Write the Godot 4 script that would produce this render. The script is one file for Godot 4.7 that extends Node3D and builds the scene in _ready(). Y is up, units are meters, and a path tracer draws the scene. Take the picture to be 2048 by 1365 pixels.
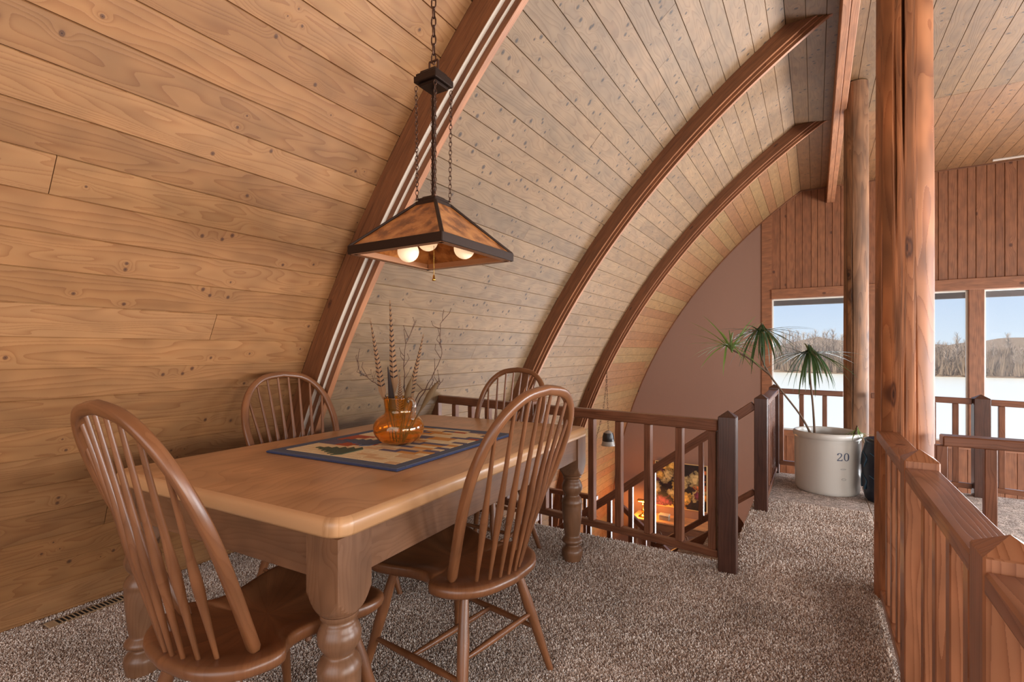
extends Node3D

# ---------- measured layout (metres; y up; -z runs away along the ridge) ----------
const EYE := Vector3(0, 1.22, 0)
const AC := Vector2(3.972, -2.241)      # centre of the vault's arc in the x-y plane
const AR := 7.318                       # its radius
const SK := 7.06                        # arc length at which the vault turns into the flat ceiling
const ZF := -9.2                        # the far wall
const YLOW := -2.65                     # floor of the lower level
const PITCH := 0.1361                   # board width
var rng := RandomNumberGenerator.new()
var M := {}
var names := {}


func _ready() -> void:
	rng.seed = 7
	camera_sky_light()
	make_materials()
	build_shell()
	build_vault()
	build_far_wall()
	build_ribs()
	build_posts()
	build_railings()
	build_stairs()
	build_table()
	build_chairs()
	build_mat()
	build_jug()
	build_pendant()
	build_crock()
	build_lower_things()
	build_register()
	build_outside()


func camera_sky_light() -> void:
	var cam := Camera3D.new()
	cam.name = "camera"
	add_child(cam)
	var near := 0.05
	cam.set_frustum(near * 1365.0 / 1000.0, Vector2(0, near * 19.5 / 1000.0), near, 1500.0)
	cam.position = EYE
	cam.rotation = Vector3(0, atan2(606.0, 1000.0), 0)
	cam.current = true
	var env := Environment.new()
	env.background_mode = Environment.BG_SKY
	var sky := Sky.new()
	var sm := ProceduralSkyMaterial.new()
	sm.sky_top_color = Color(0.50, 0.70, 0.95)
	sm.sky_horizon_color = Color(0.87, 0.935, 0.985)
	sm.sky_curve = 0.13
	sm.ground_horizon_color = Color(0.80, 0.88, 0.93)
	sm.ground_bottom_color = Color(0.45, 0.47, 0.45)
	sm.sky_energy_multiplier = 1.0
	sm.ground_energy_multiplier = 0.92
	sky.sky_material = sm
	env.sky = sky
	env.tonemap_mode = Environment.TONE_MAPPER_LINEAR
	env.tonemap_exposure = 1.0
	env.sdfgi_enabled = true
	env.ssao_enabled = true
	env.ssil_enabled = true
	var we := WorldEnvironment.new()
	we.name = "environment"
	we.environment = env
	add_child(we)
	# fill lights added at unseen right and back windows; far and low boost window-wall daylight
	var sun := DirectionalLight3D.new()
	sun.name = "sun"
	sun.light_color = Color(1.0, 0.95, 0.86)
	sun.light_energy = 1.9
	sun.light_angular_distance = 0.5
	sun.shadow_enabled = true
	sun.sky_mode = DirectionalLight3D.SKY_MODE_LIGHT_ONLY
	add_child(sun)
	sun.look_at_from_position(Vector3(-4, 12, 7), Vector3.ZERO, Vector3.UP)
	area("daylight_far", Vector3(3.85, 1.0, ZF + 0.12), Vector3(-0.6, 1.3, -3.0), Vector2(2.3, 1.9), Color(0.96, 0.98, 1.0), 34.0)
	area("daylight_low", Vector3(2.1, -1.6, ZF + 0.25), Vector3(1.2, 0.6, -4.0), Vector2(5.6, 1.5), Color(0.97, 0.98, 1.0), 36.0)
	area("fill_right", Vector3(5.05, 0.95, -4.2), Vector3(-2.2, 0.45, -2.6), Vector2(3.4, 1.6), Color(0.98, 0.99, 1.0), 54.0)
	area("fill_right_near", Vector3(5.05, 0.95, 0.2), Vector3(-2.0, 0.55, -1.6), Vector2(3.6, 1.6), Color(1.0, 0.98, 0.95), 32.0)
	area("fill_back", Vector3(-0.2, 1.75, 2.4), Vector3(-1.0, 1.0, -4.0), Vector2(4.4, 2.6), Color(1.0, 0.97, 0.93), 10.0)


func area(called: String, at: Vector3, to: Vector3, size: Vector2, c: Color, e: float) -> void:
	var l := AreaLight3D.new()
	l.name = called
	l.area_size = size
	l.light_color = c
	l.light_energy = e
	l.shadow_enabled = true
	l.set("area_range", 30.0)
	add_child(l)
	l.look_at_from_position(at, to, Vector3.UP)


func omni(called: String, at: Vector3, c: Color, e: float, size := 0.04) -> void:
	var l := OmniLight3D.new()
	l.name = called
	l.light_color = c
	l.light_energy = e
	l.light_size = size
	l.omni_range = 30.0
	l.omni_attenuation = 2.0
	l.shadow_enabled = true
	l.position = at
	add_child(l)


# ---------- nodes ----------
func put(o: Node3D, called: String, parent: Node) -> void:
	var key := str(parent.get_instance_id()) + called
	var n: int = names.get(key, 0)
	names[key] = n + 1
	o.name = called if n == 0 else "%s_%03d" % [called, n]
	parent.add_child(o, true)


func thing(called: String, label: String, category: String, at := Vector3.ZERO, turn := 0.0, group := "") -> Node3D:
	var o := Node3D.new()
	put(o, called, self)
	o.position = at
	o.rotation.y = turn
	tag(o, label, category, group)
	return o


func tag(o: Node, label: String, category: String, group := "") -> void:
	o.set_meta("label", label)
	o.set_meta("category", category)
	if group:
		o.set_meta("group", group)


func struct(called: String) -> Node3D:
	var o := Node3D.new()
	put(o, called, self)
	o.set_meta("kind", "structure")
	return o


func obj(called: String, s: SurfaceTool, m: Material, parent: Node = null, label := "") -> MeshInstance3D:
	s.generate_normals()
	var o := MeshInstance3D.new()
	o.mesh = s.commit()
	o.material_override = m
	put(o, called, parent if parent else self)
	if label:
		o.set_meta("label", label)
	return o


func inst(called: String, mesh: Mesh, m: Material, parent: Node, t: Transform3D) -> MeshInstance3D:
	var o := MeshInstance3D.new()
	o.mesh = mesh
	o.material_override = m
	put(o, called, parent)
	o.transform = t
	return o


func copy(src: Node3D, at: Vector3, turn: float, label: String) -> Node3D:
	var c: Node3D = src.duplicate()
	var base: String = src.name
	put(c, base, self)
	c.position = at
	c.rotation.y = turn
	c.set_meta("label", label)
	return c


# ---------- shapes ----------
func mb(color := Color.WHITE) -> SurfaceTool:
	var s := SurfaceTool.new()
	s.begin(Mesh.PRIMITIVE_TRIANGLES)
	s.set_color(color)
	s.set_smooth_group(-1)
	return s


func tri(s: SurfaceTool, a: Vector3, b: Vector3, c: Vector3, ua: Vector2, ub: Vector2, uc: Vector2) -> void:
	s.set_uv(ua)
	s.add_vertex(a)
	s.set_uv(uc)
	s.add_vertex(c)
	s.set_uv(ub)
	s.add_vertex(b)


func quad(s: SurfaceTool, a: Vector3, b: Vector3, c: Vector3, d: Vector3, ua: Vector2, ub: Vector2, uc: Vector2, ud: Vector2) -> void:
	tri(s, a, b, c, ua, ub, uc)
	tri(s, a, c, d, ua, uc, ud)


# a box with chamfered edges; u runs along its longest side, in metres
func box(s: SurfaceTool, at: Vector3, size: Vector3, bev := 0.003, b := Basis()) -> void:
	s.set_smooth_group(-1)
	var h := size / 2.0
	bev = minf(bev, minf(h.x, minf(h.y, h.z)) * 0.9)
	var long := 0
	if size.y >= size.x and size.y >= size.z:
		long = 1
	elif size.z > size.x and size.z > size.y:
		long = 2
	var off := Vector2(rng.randf() * 5.0, rng.randf() * 5.0)
	var pt := func(sx: float, sy: float, sz: float, ax: int) -> Vector3:
		var p := Vector3(sx * (h.x - bev), sy * (h.y - bev), sz * (h.z - bev))
		p[ax] += bev * signf([sx, sy, sz][ax])
		return p
	var uv := func(p: Vector3, ax: int) -> Vector2:
		var o1 := (ax + 1) % 3
		var o2 := (ax + 2) % 3
		if o2 == long:
			var t := o1
			o1 = o2
			o2 = t
		return Vector2(p[o1], p[o2] + p[ax] * 0.7) + off
	for ax in 3:
		var o1 := (ax + 1) % 3
		var o2 := (ax + 2) % 3
		for sg in [-1.0, 1.0]:
			var q := []
			for k in [[-1.0, -1.0], [1.0, -1.0], [1.0, 1.0], [-1.0, 1.0]]:
				var v := Vector3.ZERO
				v[ax] = sg
				v[o1] = k[0]
				v[o2] = k[1]
				q.append(pt.call(v.x, v.y, v.z, ax))
			if sg < 0:
				q.reverse()
			quad(s, at + b * q[0], at + b * q[1], at + b * q[2], at + b * q[3], uv.call(q[0], ax), uv.call(q[1], ax), uv.call(q[2], ax), uv.call(q[3], ax))
	if bev <= 0.0:
		return
	for ax in 3:   # edges along axis ax
		var o1 := (ax + 1) % 3
		var o2 := (ax + 2) % 3
		for s1 in [-1.0, 1.0]:
			for s2 in [-1.0, 1.0]:
				var e := []
				for sa in [-1.0, 1.0]:
					var v := Vector3.ZERO
					v[ax] = sa
					v[o1] = s1
					v[o2] = s2
					e.append(pt.call(v.x, v.y, v.z, o1))
					e.append(pt.call(v.x, v.y, v.z, o2))
				var q2 := [e[0], e[2], e[3], e[1]]
				if s1 * s2 > 0:
					q2.reverse()
				quad(s, at + b * q2[0], at + b * q2[1], at + b * q2[2], at + b * q2[3], uv.call(q2[0], o1), uv.call(q2[1], o1), uv.call(q2[2], o1), uv.call(q2[3], o1))
	for sx in [-1.0, 1.0]:
		for sy in [-1.0, 1.0]:
			for sz in [-1.0, 1.0]:
				var c := [pt.call(sx, sy, sz, 0), pt.call(sx, sy, sz, 1), pt.call(sx, sy, sz, 2)]
				if sx * sy * sz < 0:
					c.reverse()
				tri(s, at + b * c[0], at + b * c[1], at + b * c[2], uv.call(c[0], 0), uv.call(c[1], 0), uv.call(c[2], 0))


# a bar between two points with a rectangular section
func bar(s: SurfaceTool, a: Vector3, c: Vector3, w: float, t: float, bev := 0.003, up := Vector3.UP) -> void:
	var z := (c - a).normalized()
	var x := up.cross(z).normalized()
	var y := z.cross(x)
	box(s, (a + c) / 2.0, Vector3(w, t, a.distance_to(c)), bev, Basis(x, y, z))


# rings of points joined one to the next
func loft(s: SurfaceTool, rings: Array, caps := true, smooth := true, ulen := 1.0, vlen := 1.0) -> void:
	s.set_smooth_group(1 if smooth else -1)
	var n: int = rings[0].size()
	var mids := []
	for r in rings:
		var c := Vector3.ZERO
		for p in r:
			c += p
		mids.append(c / n)
	var off := Vector2(rng.randf() * 5.0, rng.randf() * 5.0)
	var u := 0.0
	for k in rings.size() - 1:
		var a: PackedVector3Array = rings[k]
		var b: PackedVector3Array = rings[k + 1]
		var du: float = maxf(mids[k].distance_to(mids[k + 1]), 0.3 * a[0].distance_to(b[0])) * ulen
		for i in n:
			var j := (i + 1) % n
			var v0 := float(i) / n * vlen
			var v1 := float(i + 1) / n * vlen
			quad(s, a[i], a[j], b[j], b[i], off + Vector2(u, v0), off + Vector2(u, v1), off + Vector2(u + du, v1), off + Vector2(u + du, v0))
		u += du
	if caps:
		s.set_smooth_group(-1)
		for e in [0, rings.size() - 1]:
			var r: PackedVector3Array = rings[e]
			for i in n:
				var j := (i + 1) % n
				var ua := off + Vector2(r[i].x, r[i].z)
				if e == 0:
					tri(s, mids[e], r[j], r[i], off, ua, ua)
				else:
					tri(s, mids[e], r[i], r[j], off, ua, ua)


func circle(c: Vector3, x: Vector3, y: Vector3, r: float, n: int) -> PackedVector3Array:
	var p := PackedVector3Array()
	for i in n:
		var a := TAU * i / n
		p.append(c + x * cos(a) * r + y * sin(a) * r)
	return p


func tube(s: SurfaceTool, pts: Array, radii: Array, n := 10, caps := true) -> void:
	var rings := []
	var t0: Vector3 = (pts[1] - pts[0]).normalized()
	var x := t0.cross(Vector3.UP if absf(t0.y) < 0.9 else Vector3.RIGHT).normalized()
	var length := 0.0
	for k in pts.size():
		var t: Vector3 = (pts[mini(k + 1, pts.size() - 1)] - pts[maxi(k - 1, 0)]).normalized()
		x = (x - t * x.dot(t)).normalized()
		rings.append(circle(pts[k], x, t.cross(x), radii[k] if k < radii.size() else radii[-1], n))
		if k:
			length += pts[k].distance_to(pts[k - 1])
	loft(s, rings, caps, true, 1.0, TAU * radii[0])


# a profile (radius, height) turned round the vertical
func lathe(s: SurfaceTool, prof: Array, at := Vector3.ZERO, n := 32, caps := true) -> void:
	var rings := []
	for p in prof:
		rings.append(circle(at + Vector3(0, p.y, 0), Vector3.BACK, Vector3.RIGHT, maxf(p.x, 0.0002), n))
	loft(s, rings, caps, true, 1.0, 0.35)


func smooth_path(pts: Array, per: int) -> Array:
	var out := []
	for k in pts.size() - 1:
		var p0 = pts[maxi(k - 1, 0)]
		var p3 = pts[mini(k + 2, pts.size() - 1)]
		for i in per:
			out.append(pts[k].cubic_interpolate(pts[k + 1], p0, p3, float(i) / per))
	out.append(pts[-1])
	return out


# a prism: a polygon in the x-y plane drawn out from z0 to z1
func prism(s: SurfaceTool, poly: PackedVector2Array, z0: float, z1: float) -> void:
	s.set_smooth_group(-1)
	if Geometry2D.is_polygon_clockwise(poly):
		poly.reverse()
	var n := poly.size()
	for i in n:
		var a := poly[i]
		var b := poly[(i + 1) % n]
		quad(s, Vector3(a.x, a.y, z0), Vector3(a.x, a.y, z1), Vector3(b.x, b.y, z1), Vector3(b.x, b.y, z0), Vector2(z0, a.y), Vector2(z1, a.y), Vector2(z1, b.y), Vector2(z0, b.y))
	var idx := Geometry2D.triangulate_polygon(poly)
	for k in range(0, idx.size(), 3):
		var p := [poly[idx[k]], poly[idx[k + 1]], poly[idx[k + 2]]]
		if (p[1] - p[0]).cross(p[2] - p[0]) < 0:
			p.reverse()
		tri(s, Vector3(p[0].x, p[0].y, z1), Vector3(p[1].x, p[1].y, z1), Vector3(p[2].x, p[2].y, z1), p[0], p[1], p[2])
		tri(s, Vector3(p[0].x, p[0].y, z0), Vector3(p[2].x, p[2].y, z0), Vector3(p[1].x, p[1].y, z0), p[0], p[2], p[1])


# ---------- materials ----------
func noise_bytes(w: int, h: int, sx: float, sy: float, sd: int, octaves := 3) -> PackedByteArray:
	var f := FastNoiseLite.new()
	f.seed = sd
	f.noise_type = FastNoiseLite.TYPE_SIMPLEX_SMOOTH
	f.frequency = 0.01
	f.fractal_octaves = octaves
	var im := f.get_seamless_image(maxi(8, int(w / sx)), maxi(8, int(h / sy)))
	im.resize(w, h, Image.INTERPOLATE_CUBIC)
	im.convert(Image.FORMAT_L8)
	return im.get_data()


func ramp_image(w: int, h: int, tone: PackedByteArray, knot: PackedByteArray, shade: PackedByteArray, light: Color, dark: Color, knot_color: Color, uneven: float) -> ImageTexture:
	var data := PackedByteArray()
	data.resize(w * h * 3)
	for i in w * h:
		var t := tone[i] / 255.0
		var k := knot[i] / 255.0
		var u := 1.0 + (shade[i] / 255.0 - 0.5) * uneven
		data[i * 3] = clampi(int(255.0 * lerpf(lerpf(light.r, dark.r, t), knot_color.r, k) * u), 0, 255)
		data[i * 3 + 1] = clampi(int(255.0 * lerpf(lerpf(light.g, dark.g, t), knot_color.g, k) * u), 0, 255)
		data[i * 3 + 2] = clampi(int(255.0 * lerpf(lerpf(light.b, dark.b, t), knot_color.b, k) * u), 0, 255)
	return ImageTexture.create_from_image(Image.create_from_data(w, h, false, Image.FORMAT_RGB8, data))


func grey_image(w: int, h: int, data: PackedByteArray) -> ImageTexture:
	return ImageTexture.create_from_image(Image.create_from_data(w, h, false, Image.FORMAT_L8, data))


# [tone, knot, relief] of boards side by side, the grain along x
func wood(w: int, h: int, rows: int, knots: int, sd: int, rings: float, big_knots := 1.0) -> Array:
	var r := RandomNumberGenerator.new()
	r.seed = sd
	var rh := h / rows
	var big := noise_bytes(w, h, 8.0, 1.0, sd, 2)
	var fine := noise_bytes(w, h, 10.0, 0.6, sd + 1, 3)
	var warp := PackedFloat32Array()
	warp.resize(w * h)
	var knot := PackedByteArray()
	knot.resize(w * h)
	for row in rows:
		var count := int(knots * (0.4 + 1.3 * r.randf()))
		for q in count:
			var ku := r.randi() % w
			var kv := int(row * rh + rh * r.randf_range(0.14, 0.86))
			var rad := r.randf_range(2.6, 8.0) * big_knots * rh / 128.0
			var el := r.randf_range(0.8, 1.25)
			var reach := int(rad * 7)
			for dy in range(-reach, reach + 1):
				var y := kv + dy
				if y < row * rh or y >= (row + 1) * rh:
					continue
				for dx in range(-reach * 2, reach * 2 + 1):
					var x := posmod(ku + dx, w)
					var d := sqrt(float(dx * dx) * el + dy * dy) / rad
					var i := y * w + x
					warp[i] += 2.2 * exp(-(dx * dx / (rad * rad * 20.0) + dy * dy / (rad * rad * 7.0)))
					if d < 1.9:
						var k := clampf(1.5 - d, 0.0, 1.0) * (0.72 + 0.28 * sin(d * 9.0))
						knot[i] = maxi(knot[i], int(255 * k))
	var tone := PackedByteArray()
	tone.resize(w * h)
	var relief := PackedByteArray()
	relief.resize(w * h)
	for row in rows:
		var v0 := r.randf_range(-0.1, 1.1)
		var flat := r.randf() < 0.6
		var a := rings * r.randf_range(0.8, 1.5) if flat else 0.0
		var lin := 0.0 if flat else rings * r.randf_range(0.7, 1.3)
		var along := roundf(r.randf_range(2.0, 5.0)) if flat else 0.0
		var wob := r.randf_range(3.0, 6.0) if flat else 2.0
		for yy in rh:
			var v := float(yy) / rh
			var base := (v - v0) * (v - v0) * a + v * lin
			for x in w:
				var i := (row * rh + yy) * w + x
				var f := base + along * x / w + wob * big[i] / 255.0 + warp[i]
				f -= floorf(f)
				var t := f * f * f * 0.75 + 0.25 * fine[i] / 255.0
				tone[i] = int(255.0 * t)
				relief[i] = int(clampf(150.0 - 60.0 * t + 50.0 * minf(warp[i], 1.6) * (0.4 + fine[i] / 255.0) - 0.45 * knot[i], 0.0, 255.0))
	return [tone, knot, relief]


func mat(color: Color, rough := 0.6, metal := 0.0) -> StandardMaterial3D:
	var m := StandardMaterial3D.new()
	m.albedo_color = color
	m.roughness = rough
	m.metallic = metal
	return m


func wood_mat(tex: Texture2D, relief: Texture2D, color: Color, rough: float, scale: Vector2, bump := 0.05) -> StandardMaterial3D:
	var m := mat(color, rough)
	m.albedo_texture = tex
	m.uv1_scale = Vector3(scale.x, scale.y, 1)
	if relief:
		m.heightmap_enabled = true
		m.heightmap_texture = relief
		m.heightmap_scale = bump
	return m


func make_materials() -> void:
	var w := 2048
	var h := 1024
	var a := wood(w, h, 8, 5, 11, 5.0)
	var shade := noise_bytes(w, h, 2.0, 1.0, 5, 2)
	var relief := grey_image(w, h, a[2])
	var honey := ramp_image(w, h, a[0], a[1], shade, Color(0.595, 0.425, 0.27), Color(0.505, 0.33, 0.19), Color(0.22, 0.12, 0.08), 0.13)
	a = wood(w, h, 8, 12, 61, 5.0, 1.4)
	var relief2 := grey_image(w, h, a[2])
	var pale := ramp_image(w, h, a[0], a[1], shade, Color(0.53, 0.415, 0.298), Color(0.46, 0.34, 0.23), Color(0.14, 0.105, 0.095), 0.15)
	M.honey = wood_mat(honey, relief, Color.WHITE, 0.55, Vector2.ONE, 0.10)
	M.honey.vertex_color_use_as_albedo = true
	M.pale = wood_mat(pale, relief2, Color.WHITE, 0.55, Vector2.ONE, 0.22)
	M.pale.vertex_color_use_as_albedo = true
	# plain-grained timber for furniture and rails
	w = 1024
	h = 512
	a = wood(w, h, 1, 1, 23, 26.0)
	shade = noise_bytes(w, h, 2.0, 1.0, 6, 2)
	relief = grey_image(w, h, a[2])
	var fir := ramp_image(w, h, a[0], a[1], shade, Color(0.66, 0.49, 0.37), Color(0.52, 0.35, 0.24), Color(0.26, 0.14, 0.09), 0.2)
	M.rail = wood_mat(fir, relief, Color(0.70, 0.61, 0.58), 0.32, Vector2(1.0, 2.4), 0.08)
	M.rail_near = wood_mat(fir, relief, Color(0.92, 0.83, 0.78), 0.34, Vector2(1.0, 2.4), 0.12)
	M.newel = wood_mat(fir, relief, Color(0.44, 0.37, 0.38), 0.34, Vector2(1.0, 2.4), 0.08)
	M.rib = wood_mat(fir, relief, Color(0.70, 0.59, 0.48), 0.5, Vector2(0.8, 2.4), 0.06)
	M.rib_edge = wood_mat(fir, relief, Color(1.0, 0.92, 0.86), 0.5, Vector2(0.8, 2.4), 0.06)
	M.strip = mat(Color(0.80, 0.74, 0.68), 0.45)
	M.panel = wood_mat(fir, relief, Color(0.86, 0.76, 0.68), 0.55, Vector2(0.9, 2.4), 0.06)
	M.panel.vertex_color_use_as_albedo = true
	a = wood(w, h, 1, 0, 29, 20.0)
	relief = grey_image(w, h, a[2])
	var fine := ramp_image(w, h, a[0], a[1], shade, Color(0.74, 0.56, 0.42), Color(0.66, 0.48, 0.34), Color(0.3, 0.2, 0.1), 0.2)
	M.table = wood_mat(fine, relief, Color(1.0, 1.0, 0.95), 0.33, Vector2(0.7, 1.3), 0.03)
	M.leg = wood_mat(fine, relief, Color(0.62, 0.585, 0.57), 0.36, Vector2(1.0, 2.0), 0.03)
	M.chair = wood_mat(fine, relief, Color(0.62, 0.53, 0.46), 0.33, Vector2(1.2, 3.0), 0.02)
	M.dark = wood_mat(fir, relief, Color(0.30, 0.24, 0.22), 0.6, Vector2(1.0, 2.0), 0.05)
	# the log posts: grain and checks run up the post
	w = 1024
	h = 512
	a = wood(w, h, 1, 5, 41, 9.0)
	shade = noise_bytes(w, h, 2.4, 0.8, 9, 3)
	relief = grey_image(w, h, a[2])
	var bark := ramp_image(w, h, a[0], a[1], shade, Color(0.74, 0.50, 0.34), Color(0.60, 0.37, 0.23), Color(0.26, 0.13, 0.08), 0.55)
	M.log = wood_mat(bark, relief, Color(0.84, 0.80, 0.75), 0.6, Vector2(0.42, 1.0), 0.25)
	M.log_grey = wood_mat(bark, relief, Color(0.68, 0.72, 0.74), 0.65, Vector2(0.42, 1.0), 0.25)
	# carpet
	w = 1024
	var cell := FastNoiseLite.new()
	cell.noise_type = FastNoiseLite.TYPE_CELLULAR
	cell.cellular_return_type = FastNoiseLite.RETURN_DISTANCE
	cell.frequency = 0.16
	cell.seed = 3
	cell.fractal_type = FastNoiseLite.FRACTAL_NONE
	var ci := cell.get_seamless_image(w, w)
	ci.convert(Image.FORMAT_L8)
	var cv := FastNoiseLite.new()
	cv.noise_type = FastNoiseLite.TYPE_CELLULAR
	cv.cellular_return_type = FastNoiseLite.RETURN_CELL_VALUE
	cv.frequency = 0.16
	cv.seed = 3
	cv.fractal_type = FastNoiseLite.FRACTAL_NONE
	var vi := cv.get_seamless_image(w, w)
	vi.convert(Image.FORMAT_L8)
	var soft := noise_bytes(w, w, 1.0, 1.0, 77, 3)
	var cd := ci.get_data()
	var vd := vi.get_data()
	var rgb := PackedByteArray()
	rgb.resize(w * w * 3)
	for i in w * w:
		var t := vd[i] / 255.0
		var e := (1.0 + (soft[i] / 255.0 - 0.5) * 0.35)
		rgb[i * 3] = clampi(int((128.0 + 104.0 * t) * e), 0, 255)
		rgb[i * 3 + 1] = clampi(int((110.0 + 108.0 * t) * e), 0, 255)
		rgb[i * 3 + 2] = clampi(int((99.0 + 110.0 * t) * e), 0, 255)
	M.carpet = mat(Color.WHITE, 1.0)
	M.carpet.albedo_texture = ImageTexture.create_from_image(Image.create_from_data(w, w, false, Image.FORMAT_RGB8, rgb))
	M.carpet.heightmap_enabled = true
	M.carpet.heightmap_texture = ImageTexture.create_from_image(ci)
	M.carpet.heightmap_scale = -0.7
	M.carpet.metallic_specular = 0.1
	M.carpet.uv1_scale = Vector3(1.25, 1.25, 1)
	# plaster
	var pn := NoiseTexture2D.new()
	pn.width = 512
	pn.height = 512
	pn.seamless = true
	var pf := FastNoiseLite.new()
	pf.frequency = 0.03
	pn.noise = pf
	M.plaster = mat(Color(0.55, 0.42, 0.355), 0.9)
	M.plaster.heightmap_enabled = true
	M.plaster.heightmap_texture = pn
	M.plaster.heightmap_scale = 0.1
	# metal, glass, small things
	M.bronze = mat(Color(0.20, 0.14, 0.11), 0.45, 0.75)
	M.chain = mat(Color(0.34, 0.24, 0.19), 0.4, 0.8)
	M.copper = mat(Color(0.62, 0.43, 0.30), 0.4, 0.3)
	M.brass = mat(Color(0.80, 0.62, 0.30), 0.25, 1.0)
	M.glass = mat(Color(1, 1, 1, 0.04), 0.02)
	M.glass.transparency = BaseMaterial3D.TRANSPARENCY_ALPHA
	M.glass.metallic_specular = 0.06
	var amber := mat(Color(0.98, 0.74, 0.33, 0.05), 0.03)
	amber.refraction_enabled = true
	amber.refraction_scale = 0.05
	M.amber = amber
	var clear := mat(Color(1, 0.98, 0.94, 0.03), 0.03)
	clear.refraction_enabled = true
	clear.refraction_scale = 0.05
	M.clear = clear
	M.crock = mat(Color(0.75, 0.73, 0.70), 0.22)
	M.cobalt = mat(Color(0.20, 0.25, 0.36), 0.35)
	M.soil = mat(Color(0.16, 0.11, 0.08), 1.0)
	M.leaf = mat(Color(0.16, 0.24, 0.13), 0.4)
	M.leaf.backlight_enabled = true
	M.leaf.backlight = Color(0.16, 0.22, 0.09)
	M.leaf_pale = mat(Color(0.36, 0.43, 0.23), 0.4)
	M.leaf_pale.backlight_enabled = true
	M.leaf_pale.backlight = Color(0.4, 0.5, 0.2)
	M.stem = mat(Color(0.34, 0.25, 0.18), 0.8)
	M.white = mat(Color(0.86, 0.84, 0.80), 0.5)
	M.almond = mat(Color(0.66, 0.56, 0.44), 0.45)
	M.black = mat(Color(0.03, 0.03, 0.03), 0.7)


# ---------- the vault ----------
func arc(s: float) -> Vector2:
	if s > SK:
		var k := arc(SK)
		return Vector2(k.x + s - SK, k.y)
	return Vector2(AC.x - AR * cos(s / AR), AC.y + AR * sin(s / AR))


func inward(s: float) -> Vector2:
	return (AC - arc(s)).normalized() if s <= SK else Vector2(0, -1)


func arc_x(y: float) -> float:
	return AC.x - sqrt(AR * AR - (y - AC.y) * (y - AC.y))


func board(parent: Node, a: Vector2, b: Vector2, inn: Vector2, z0: float, z1: float, m: Material, tint: Color, called := "plank") -> void:
	var s := mb(tint)
	var l := a.distance_to(b)
	var t := (b - a) / l
	var proud := rng.randf_range(-0.0012, 0.0012)
	var sec := [Vector2(0, -0.007), Vector2(0.0027, proud), Vector2(l - 0.0027, proud), Vector2(l, -0.007), Vector2(l, -0.019), Vector2(0, -0.019)]
	var row := rng.randi() % 8
	var u0 := rng.randf()
	var flip := -1.0 if rng.randf() < 0.5 else 1.0
	var vflip := rng.randf() < 0.5
	var n := sec.size()
	var pts := []
	var uvs := []
	for p in sec:
		var q: Vector2 = a + t * p.x + inn * p.y
		pts.append(q)
		var f: float = 0.03 + 0.94 * p.x / l
		uvs.append((row + (1.0 - f if vflip else f)) / 8.0)
	z0 += 0.0012
	z1 -= 0.0012
	for i in n:
		var j := (i + 1) % n
		var p: Vector2 = pts[i]
		var q: Vector2 = pts[j]
		quad(s, Vector3(p.x, p.y, z0), Vector3(p.x, p.y, z1), Vector3(q.x, q.y, z1), Vector3(q.x, q.y, z0), Vector2(u0 + flip * z0 / 2.0, uvs[i]), Vector2(u0 + flip * z1 / 2.0, uvs[i]), Vector2(u0 + flip * z1 / 2.0, uvs[j]), Vector2(u0 + flip * z0 / 2.0, uvs[j]))
	for z in [z0, z1]:
		for i in range(1, n - 1):
			tri(s, Vector3(pts[0].x, pts[0].y, z), Vector3(pts[i].x, pts[i].y, z), Vector3(pts[i + 1].x, pts[i + 1].y, z), Vector2(u0, uvs[0]), Vector2(u0, uvs[i]), Vector2(u0, uvs[i + 1]))
	obj(called, s, m, parent)


func tint(base: Color, amount: float) -> Color:
	var k := 1.0 + rng.randf_range(-amount, amount)
	var w := rng.randf_range(-amount, amount) * 0.18
	return Color(base.r * k * (1.0 + w * 0.4), base.g * k, base.b * k * (1.0 - w))


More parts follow.
